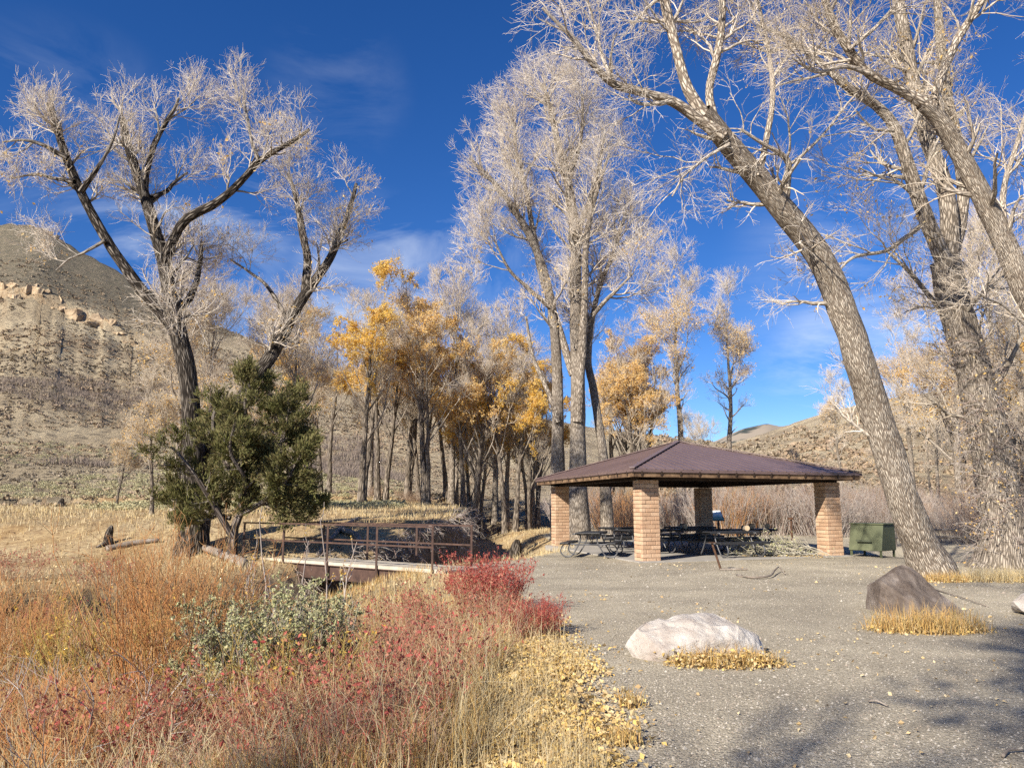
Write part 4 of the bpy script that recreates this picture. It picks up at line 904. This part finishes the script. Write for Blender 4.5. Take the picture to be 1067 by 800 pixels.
rf = MB(); th = np.array([0, 0, .05])
rf.add([*rc3, apex], [(0, 1, 4), (1, 2, 4), (2, 3, 4), (3, 0, 4)]); rf.add([*[p-th for p in rc3], apex-th], [(4, 1, 0), (4, 2, 1), (4, 3, 2), (4, 0, 3)])
for i in range(4):
    a, c = rc3[i], rc3[(i+1) % 4]; rf.add([a-th, c-th, c, a], [(0, 1, 2, 3)])
    ed = c-a; L = np.linalg.norm(ed); ed /= L; mid = (a+c)/2
    sl = apex-mid; sl = sl-ed*(sl@ed); nrm_ = np.cross(ed, sl); nrm_ /= np.linalg.norm(nrm_)
    tA = (apex-a)@ed
    k = .15
    while k < L-.1:       # standing ribs, each running up to the hip it meets
        fr = k/tA if k < tA else (L-k)/(L-tA)
        p0 = a+ed*k-sl/np.linalg.norm(sl)*.012; p1 = a+ed*k+sl*fr*.985
        if fr > .03: rf.bar(p0+nrm_*.006, p1+nrm_*.006, .03, .016, up=nrm_)
        k += .305
roof = rf.build('roof', M['roof'], pav)
hc = MB()
for p in rc3:
    hc.bar(p+np.array([0, 0, .03]), apex+np.array([0, 0, .035]), .16, .03)
hc.build('ridge_cap', M['roof'], roof, bevel=.008)
fo = MB(); fa = [p-np.array([0, 0, .05]) for p in rc3]
for i in range(4):
    a, c = fa[i], fa[(i+1) % 4]; d = (c-a)/np.linalg.norm(c-a); inn = np.array([-d[1], d[0], 0])
    fo = MB(); fo.bar(a+inn*.06+d*.035-np.array([0, 0, .085]), c+inn*.06-d*.035-np.array([0, 0, .085]), .045, .17); fo.build('fascia_board', M['fascia'], pav, bevel=.006)
    fl = MB(); fl.bar(a+inn*.01-d*.02-np.array([0, 0, -.0]), c+inn*.01+d*.02, .03, .07); fl.build('drip_edge', M['roof'], roof)
pc = [N, Rc, Bc, Lc]
for i in range(4):
    a, c = np.array(loc(pc[i], PH+.12)), np.array(loc(pc[(i+1) % 4], PH+.12)); d = (c-a)/np.linalg.norm(c-a)
    z_ = np.array([0, 0, .004*i]); bmn = MB(); bmn.bar(a-d*(.35 if i % 2 == 0 else -.1)+z_, c+d*(.35 if i % 2 == 0 else -.1)+z_, .2, .24); bmn.build('beam', M['beam'], pav)
raf = MB()
for i in range(4):
    a, c = rc3[i], rc3[(i+1) % 4]
    for k in range(0, 13):
        t = (k+.5)/13; p = a*(1-t)+c*t; tgt = apex; fr = .97*min(t, 1-t)*2 if True else 1
        q = p+(apex-(a+c)/2)*min(1, min(t, 1-t)*2)*.97
        raf.bar(p-np.array([0, 0, .12]), q-np.array([0, 0, .13]), .045, .13)
raf.build('rafters', M['beam'], pav)
ceil_ = MB().add([*[p*np.array([.97, .97, 1])-np.array([0, 0, .058]) for p in rc3], apex-np.array([0, 0, .062])], [(4, 1, 0), (4, 2, 1), (4, 3, 2), (4, 0, 3)]); ceil_.build('ceiling_boards', M['beam'], pav)

# picnic tables
def make_table():
    t = empty('picnic_table')
    def slabm(y0, y1, z, nm):
        mb = MB(); mb.box((0, (y0+y1)/2, z), (1.83, y1-y0, .035))
        for s_ in (-1, 1): mb.bar((-.915, (y0 if s_ < 0 else y1)-s_*.012, z-.03), (.915, (y0 if s_ < 0 else y1)-s_*.012, z-.03), .02, .045)
        return mb.build(nm, M['table'], t, bevel=.012)
    slabm(-.38, .38, .75, 'tabletop'); slabm(-.85, -.58, .45, 'bench'); slabm(.58, .85, .45, 'bench')
    for sx in (-.66, .66):
        f = MB()
        for sy in (-1, 1):
            cp = [(.50, .715), (.30, .71), (.24, .60), (.30, .42), (.42, .20), (.52, .07), (.62, .035), (.76, .05), (.87, .17), (.84, .32), (.76, .405), (.62, .42), (.30, .40)]
            p, _ = resample([(sx, sy*a, z) for a, z in cp], np.ones(len(cp)), 34); f.tube(p, .021, 7)
        f.tube([(sx, -.32, .40), (sx, .32, .40)], .021, 7); f.tube([(sx, -.36, .70), (sx, .36, .70)], .018, 7)
        f.tube([(sx, 0, .70), (0, 0, .42)], .014, 6)
        f.build('leg_frame', M['tube'], t, smooth=True)
    return t
tb = make_table()
tabs = [((.35, .35), 0.2, 'black picnic table poking out past the left side of the near brick pillar'), ((1.2, 3.0), .25, 'black picnic table behind the leftmost one under the pavilion'),
        ((3.15, .55), 0., 'black picnic table parallel to the front eave at the middle of the pavilion'), ((3.1, 3.0), .1, 'black picnic table in the centre shade of the pavilion'),
        ((5.0, 2.2), .0, 'black picnic table behind the branch pile near the right pillar'), ((4.4, 5.4), .0, 'black picnic table at the back of the pavilion near the dark pillar'), ((1.7, 5.6), .1, 'black picnic table at the back left of the pavilion')]
tpos = []
for i, ((a, b_), r_, l) in enumerate(tabs):
    o = tb if i == 0 else copy_tree(tb); p = N+e1*a+e2*b_
    if i == 0: p = on_plane(617, 580)[:2]; 
    z0 = .036 if i else hz(p[0], p[1])
    o.location = (p[0], p[1], z0); o.rotation_euler = (0, 0, ang1+(r_ if i else .95)); tag(o, l, 'picnic table', 'picnic tables under the pavilion'); tpos.append(p)
# sawn firewood rounds lying on the tables
for i, (ti, dx, l) in enumerate([(3, -.3, 'pale sawn log end on the centre table'), (2, .62, 'pale sawn log end on the right end of the front table'), (4, .1, 'pale sawn log end on the table behind the branch pile'), (4, .75, 'pale sawn log end nearest the right brick pillar')]):
    p = tpos[ti]+e1*dx-e2*.05; z = .036+.77; r_ = .085
    rt = empty('cut_log', (p[0], p[1], z+r_)); tag(rt, l, 'log', 'cut logs on the picnic tables')
    d = np.array([-.25+.2*i, 1, 0]); d /= np.linalg.norm(d)
    MB().tube([-d*.17, -d*.05, d*.17], [r_, r_*1.05, r_], 12).build('bark', M['log'], rt, smooth=False)
    sd = np.array([-d[1], d[0], 0]); a = np.arange(16)*2*PI/16
    MB().add([-d*.174+sd*math.cos(q)*r_*.95+np.array([0, 0, math.sin(q)*r_*.95]) for q in a], [tuple(range(16))]).build('sawn_end', M['cut'], rt)

# pile of broken branches by the right pillar
g = np.random.default_rng(71)
c = on_plane(812, 580); n = 80; bp = empty('branch_pile', c); tag(bp, 'tangle of fallen pale branches beside the right brick pillar', 'branch pile')
p0 = np.stack([g.uniform(-.9, 1.0, n), g.uniform(-.25, .4, n), g.uniform(.02, .22, n)], 1)
az = g.normal(PI*.96, .55, n); d = np.stack([np.cos(az), np.sin(az)*.6, g.uniform(-.02, .55, n)], 1); d = norm(d); L = g.uniform(.6, 1.5, n); P = np.empty((n, 7, 3)); P[:, 0] = p0+np.array([.35, 0, 0])
for k in range(1, 7):
    d = norm(d+.14*g.normal(size=(n, 3))+np.array([0, 0, -.05])); P[:, k] = P[:, k-1]+d*(L/6)[:, None]
P[..., 2] = np.maximum(P[..., 2], .015); Rb = np.linspace(1, .35, 7)[None]*g.uniform(.010, .024, n)[:, None]
T = grow(P, Rb, g, 520, (.3, 1), (.15, .55), (25, 60), .6, 4, .02, .2, .006); tube_mesh('branches', [(P, Rb, 6), (T[0], T[1], 4)], M['stick_pale'], bp)
pts = np.stack([g.uniform(-1.2, 1.2, 900), g.uniform(-.5, .5, 900), np.abs(g.normal(.02, .02, 900))], 1); V, Q = cards(pts, .05, g, 1.3, .4); mesh_np('fallen_foliage', V, [Q], M['litter'], bp)
pts = T[0][g.integers(0, 520, 700), g.integers(1, 4, 700)]+g.normal(0, .03, (700, 3)); V, Q = cards(pts, .04, g, 1.6); mesh_np('dry_leaves', V, [Q], M['leaf_sage'], bp)
# leaning grill post and crooked stick
c = on_plane(752, 594); gpst = empty('iron_post', c); tag(gpst, 'leaning rusty iron post with a foot plate on the gravel before the pavilion', 'post')
MB().tube([(0, 0, -.05), (-.2, .05, .66)], .028, 8).build('post', M['rust'], gpst); MB().box((-.2, .05, .67), (.16, .16, .02)).build('plate', M['rust'], gpst, bevel=.004)
MB().box((.3, .05, .025), (.7, .12, .045), .1).build('foot_board', M['log'], gpst, bevel=.01)
pts = [on_plane(u, v)+np.array([0, 0, z]) for u, v, z in [(768, 600, .02), (785, 603, .03), (802, 602, .05), (808, 598, .1), (812, 596, .12), (818, 599, .03)]]
c = pts[0]; st = MB(); st.tube(resample([p-c for p in pts], np.ones(6), 18)[0], np.linspace(.028, .012, 18), 7)
o = st.build('crooked_stick', M['log'], None, True); o.location = c; tag(o, 'crooked fallen stick on the gravel before the pavilion', 'stick')
for (u0, v0, u1, v1, l) in [(905, 732, 925, 737, 'thin straw coloured stick on the gravel below the white boulder'), (975, 615, 1030, 633, 'thin pale stick behind the angular boulder'), (1045, 790, 1067, 784, 'dead brown twig at the lower right corner')]:
    a, b_ = on_plane(u0, v0), on_plane(u1, v1); mb = MB(); q = [np.zeros(3)+[0, 0, .015], (b_-a)*.5+[0, .03, .03], (b_-a)+[0, 0, .015]]; mb.tube(resample(q, np.ones(3), 10)[0], np.linspace(.012, .006, 10), 6)
    o = mb.build('stick', M['log'], None, True); o.location = a; tag(o, l, 'stick')

# green refuse bin
c = np.array(on_plane(903, 576)); n1 = np.array([-.76, -.65, 0]); s1 = np.array([.65, -.76, 0]); c[2] = hz(c[0], c[1]); zb = max(c[2], -.25)
bn = empty('refuse_bin', (11.38, 24.7, 0)); bn.scale = (.92, .92, .92); tag(bn, 'faded green steel refuse bin on legs beside the right brick pillar', 'refuse bin')
def bl(a, b_, z): return s1*a+n1*b_+np.array([0, 0, z])
body = MB(); w, z0, z1 = .56, .22, 1.08
f = [bl(-w, -.5, z0), bl(w, -.5, z0), bl(w, .62, z0), bl(-w, .62, z0), bl(-w, -.5, z1), bl(w, -.5, z1), bl(w, .38, z1), bl(-w, .38, z1)]
body.add(f, [(0, 1, 2, 3), (7, 6, 5, 4), (1, 0, 4, 5), (2, 1, 5, 6), (3, 2, 6, 7), (0, 3, 7, 4)]).build('body', M['bin'], bn, bevel=.02)
MB().add([bl(-w-.03, -.53, z1+.003), bl(w+.03, -.53, z1+.003), bl(w+.03, .42, z1+.003), bl(-w-.03, .42, z1+.003), bl(-w-.03, -.53, z1+.05), bl(w+.03, -.53, z1+.05), bl(w+.03, .42, z1+.05), bl(-w-.03, .42, z1+.05)], [(0, 1, 2, 3), (7, 6, 5, 4), (1, 0, 4, 5), (2, 1, 5, 6), (3, 2, 6, 7), (0, 3, 7, 4)]).build('lid', M['bin'], bn, bevel=.01)
for a in (-w+.06, w-.06):
    for b_ in (-.42, .55): MB().bar(bl(a, b_, -.5), bl(a, b_, z0-.002), .06, .06).build('leg', M['bin'], bn)
MB().bar(bl(-.25, .66, .55), bl(.25, .66, .55), .03, .05).build('handle', M['bin_dark'], bn)
# interpretive sign, post and rail fence behind
c = at(742, 548, 35.5); c[2] = hz(c[0], c[1]); sg = empty('information_sign', c, .15); tag(sg, 'tilted pale information panel on posts behind the pavilion', 'sign')
for s_ in (-.3, .3): MB().box((s_, 0, .48), (.07, .07, 1.0)).build('post', M['sign_post'], sg)
pn = MB(); pn.box((0, -.06, 1.12), (1.0, .66, .03), ax=((1, 0, 0), (0, .72, .69), (0, -.69, .72))); pn.build('frame', M['sign_post'], sg, bevel=.005)
pl = MB(); pl.box((0, 0, 0), (.94, .60, .02)); q = pl.build('panel', M['panel'], sg); q.location = (0, -.06-.69*.022, 1.12+.72*.022); q.rotation_euler = (math.radians(43.8), 0, 0)
c = at(825, 556, 35.); c[2] = hz(c[0], c[1]); wp = empty('short_post', c); tag(wp, 'short dark post with a flat cap behind the branch pile', 'post')
MB().tube([(0, 0, -.1), (0, 0, .95)], .05, 8).build('post', M['rust'], wp); MB().tube([(0, 0, .95), (0, 0, 1.05)], .13, 10).build('cap', M['rust'], wp)
fr = at(932, 556, 31.); fr[2] = hz(fr[0], fr[1]); fe = empty('rail_fence', fr); tag(fe, 'low wooden rail fence between the refuse bin and the leaning trunk', 'fence')
for k in range(3): MB().tube([(k*1.6, k*.3, -.4), (k*1.6, k*.3, .72)], .07, 8).build('post', M['log'], fe)
for z in (.33, .62): MB().tube([(-.2, -.08, z), (3.4, .6, z)], .05, 8).build('rail', M['log'], fe)

# ------------------------------------------------------------------ footbridge
Af = np.array([-1.83, 18.9]); Bf = Af+8.0*np.array([-.79, .613]); du = (Bf-Af)/8.0; pv = np.array([-du[1], du[0]]); pv = pv if pv[1] > 0 else -pv; BW = 1.3
br = empty('footbridge', (*((Af+Bf)/2), .03)); tag(br, 'rust brown steel footbridge with pale deck over the creek', 'footbridge'); bc = (Af+Bf)/2
def bq(s_, w_, z): p = Af+du*s_+pv*w_-bc; return np.array([p[0], p[1], z])
dk = MB(); k = -.25
while k < 8.2:
    dk.bar(bq(k, -.02, -.0+gp.uniform(-.004, .004)), bq(k, BW+.02, gp.uniform(-.004, .004)), .19, .06); k += .2
dk.build('deck', M['deck'], br)
MB().bar(bq(-.25, -.035, -.005), bq(8.2, -.035, -.005), .025, .1).build('deck_edge', M['deck'], br)
for w_ in (.02, BW-.02):
    gd = MB(); gd.bar(bq(.4, w_, -.22), bq(7.9, w_, -.22), .03, .34); gd.bar(bq(.4, w_, -.40), bq(7.9, w_, -.40), .14, .025); gd.bar(bq(.4, w_, -.048), bq(7.9, w_, -.048), .14, .025); gd.build('girder', M['bridge_steel'], br)
for w_ in (-.075, BW+.06):
    for i in range(5):
        s_ = .05+i*1.96; pm = MB(); pm.bar(bq(s_, w_, -.32 if 0 < i < 4 else -.15), bq(s_, w_, 1.02), .05, .05); pm.build('railing_post', M['bridge_steel'], br)
    for z in (1.045, .56): MB().bar(bq(0, w_, z), bq(7.95, w_, z), .042, .042).build('rail', M['bridge_steel'], br)
for s_ in (-.1, 8.1): MB().bar(bq(s_, -.1, -.45), bq(s_, BW+.1, -.45), .5, .75).build('abutment', M['concrete'], br)

# ------------------------------------------------------------------ logs and stumps
def log(u0, v0, z0, u1, v1, r, label, name='fallen_log', z1=None, Yd=0.):
    a = on_plane(u0, v0, z0); b_ = on_plane(u1, v1, z0 if z1 is None else z1); a[2] = hz(a[0], a[1])+r*.7; b_[2] = hz(b_[0], b_[1])+r*.7
    mid = (a+b_)/2+np.array([0, .1, 0]); mid[2] = max(mid[2], hz(mid[0], mid[1])+r*.6)
    p, rr = resample([a*0, mid-a, b_-a], [r, r*.9, r*.6], 14); rr = rr*(1+.2*fbm(np.stack([np.linspace(0, 5, 14), np.zeros(14), np.full(14, r*50)], -1), 2))
    o = MB().tube(p, rr, 10).build(name, M['log'], None, True); o.location = a; return tag(o, label, 'log')
log(255, 572, .4, 205, 566, .14, 'dark fallen log behind the juniper trunk')
log(110, 583, -.1, 165, 581, .1, 'bleached fallen log lying right of the charred stump in the meadow')
log(355, 612, -1.1, 392, 622, .1, 'white driftwood log in the creek bed under the footbridge')
log(70, 660, -.5, 100, 640, .09, 'grey dead limb jutting from the left brush', z1=-.1)
log(330, 618, -1.0, 372, 600, .08, 'grey drift limb leaning under the footbridge')
def stump(u, v, z, h, r, label):
    c = on_plane(u, v, z); c[2] = hz(c[0], c[1]); n = 12; P = [(0, 0, -.15), (.02, 0, .08), (.0, .03, h*.5), (.05, .02, h*.8), (.08, 0, h)]
    p, rr = resample(P, [r*1.5, r*1.15, r*.9, r*.75, r*.3], 14)
    rt = empty('tree_stump', c); tube_mesh('stem', [(p[None], rr[None], 11)], M['bark_dark'], rt)
    for q in (.6, 2.6, 4.6):
        pp, r2 = resample([(0, 0, .1), (math.cos(q)*r*2, math.sin(q)*r*2, .02), (math.cos(q)*r*4, math.sin(q)*r*4, -.05)], [r*.6, r*.4, r*.15], 8); tube_mesh('root', [(pp[None], r2[None], 7)], M['bark_dark'], rt)
    tag(rt, label, 'stump')
stump(111, 581, -.1, .62, .14, 'charred upright stump left of the big forked cottonwood')
stump(62, 538, .9, .5, .2, 'low dark stump farther out in the left meadow')
stump(150, 532, .95, .45, .16, 'small stump in the meadow nearer the big forked cottonwood')
stump(537, 563, .2, 1.1, .28, 'tall broken stump on the creek bank left of the pavilion')
# roots and twigs hanging from the cut bank
g = np.random.default_rng(81); n = 260; t = g.random(n); bp_ = np.array(CREEK[5:9]); s_ = t*(len(bp_)-1); i = np.minimum(s_.astype(int), len(bp_)-2); f = (s_-i)[:, None]; q = bp_[i]*(1-f)+bp_[i+1]*f
dirn = norm(bp_[i+1]-bp_[i]); nn = np.stack([-dirn[:, 1], dirn[:, 0]], 1); q = q+nn*g.uniform(1.1, 1.6, n)[:, None]
P = np.empty((n, 5, 3)); P[:, 0, :2] = q; P[:, 0, 2] = H(q[:, 0], q[:, 1])-.02; d = norm(np.concatenate([-nn*g.uniform(.2, .9, n)[:, None], g.normal(.1, .5, (n, 1))], 1))
for k in range(1, 5):
    d = norm(d+np.array([0, 0, -.25])+.2*g.normal(size=(n, 3))); P[:, k] = P[:, k-1]+d*(g.uniform(.3, 1., n)/4)[:, None]
T = grow(P, np.full((n, 5), .012), g, 700, (.2, 1), (.15, .5), (20, 60), .7, 3, -.05, .2, .007); tag(tube_mesh('bank_roots', [(P, np.full((n, 5), .012)*np.linspace(1, .4, 5), 4), (T[0], T[1], 3)], M['stem_grey']), 'tangled roots and twigs along the cut creek bank', 'roots', kind='stuff')

# ------------------------------------------------------------------ sky, sun, camera
SUN_AZ = np.array([-.62, -.78]); EL = math.radians(31)
W = bpy.data.worlds.new('World'); bpy.context.scene.world = W; W.use_nodes = True; nt = W.node_tree; bg = nt.nodes['Background']
sk = nt.nodes.new('ShaderNodeTexSky'); sk.sky_type = 'NISHITA'; sk.sun_disc = False; sk.sun_elevation = EL; sk.sun_rotation = math.atan2(SUN_AZ[0], SUN_AZ[1]) % (2*PI)
sk.altitude = 2300; sk.air_density = 1.0; sk.dust_density = .25; sk.ozone_density = 3.5
hs = nt.nodes.new('ShaderNodeHueSaturation'); hs.inputs['Saturation'].default_value = 1.27; hs.inputs['Hue'].default_value = .512; hs.inputs['Value'].default_value = 1.2; nt.links.new(sk.outputs[0], hs.inputs['Color'])
tc = nt.nodes.new('ShaderNodeTexCoord'); gen = tc.outputs['Generated']
mp = nt.nodes.new('ShaderNodeMapping'); mp.inputs['Rotation'].default_value = (0, .5, .3); mp.inputs['Scale'].default_value = (1.6, 1.6, 4.2); nt.links.new(gen, mp.inputs['Vector'])
cl = noise(nt, 2.4, 9, mp.outputs[0], .62, .9)
tot = None
for u, v, wd, amt in [(185, 250, .986, .5), (60, 170, .986, .14), (492, 255, .995, .4), (390, 305, .99, .5), (350, 95, .995, .08), (900, 395, .99, .6), (940, 300, .975, .2)]:
    d = at(u, v, 1.)-np.array([0, 0, CAMZ]); d /= np.linalg.norm(d)
    dt = nt.nodes.new('ShaderNodeVectorMath'); dt.operation = 'DOT_PRODUCT'; dt.inputs[1].default_value = d; nt.links.new(gen, dt.inputs[0])
    r_ = nt.nodes.new('ShaderNodeMapRange'); r_.interpolation_type = 'SMOOTHSTEP'; r_.inputs['From Min'].default_value = wd; r_.inputs['From Max'].default_value = 1.; r_.inputs['To Max'].default_value = amt; nt.links.new(dt.outputs['Value'], r_.inputs['Value'])
    tot = r_.outputs[0] if tot is None else mth(nt, 'MAXIMUM', tot, r_.outputs[0])
fac = mth(nt, 'MULTIPLY', ramp(nt, cl, [(.44, (0, 0, 0)), (.72, (1, 1, 1))]), tot)
nt.links.new(mixc(nt, fac, hs.outputs[0], (8.5, 9.2, 10.)), bg.inputs['Color']); bg.inputs['Strength'].default_value = .067
sl = bpy.data.lights.new('sun', 'SUN'); sl.energy = 5.0; sl.angle = math.radians(.53); sl.color = (1., .925, .81)
so_ = bpy.data.objects.new('sun', sl); C.objects.link(so_)
dirv = Vector((SUN_AZ[0]*math.cos(EL), SUN_AZ[1]*math.cos(EL), math.sin(EL))); so_.rotation_euler = dirv.to_track_quat('Z', 'Y').to_euler(); so_.location = (-20, -25, 30)
cam = bpy.data.cameras.new('camera'); cam.sensor_width = 36; cam.lens = 36*F/1067; cam.clip_end = 6000; cam.clip_start = .05
co_ = bpy.data.objects.new('camera', cam); C.objects.link(co_); co_.location = (0, 0, CAMZ); co_.rotation_euler = (PI/2+PITCH, 0, 0)
S = bpy.context.scene; S.camera = co_; S.view_settings.view_transform = 'Standard'; S.view_settings.look = 'None'; S.view_settings.gamma = 1; S.view_settings.exposure = .86
S.cycles.max_bounces = 6; S.cycles.use_denoising = False
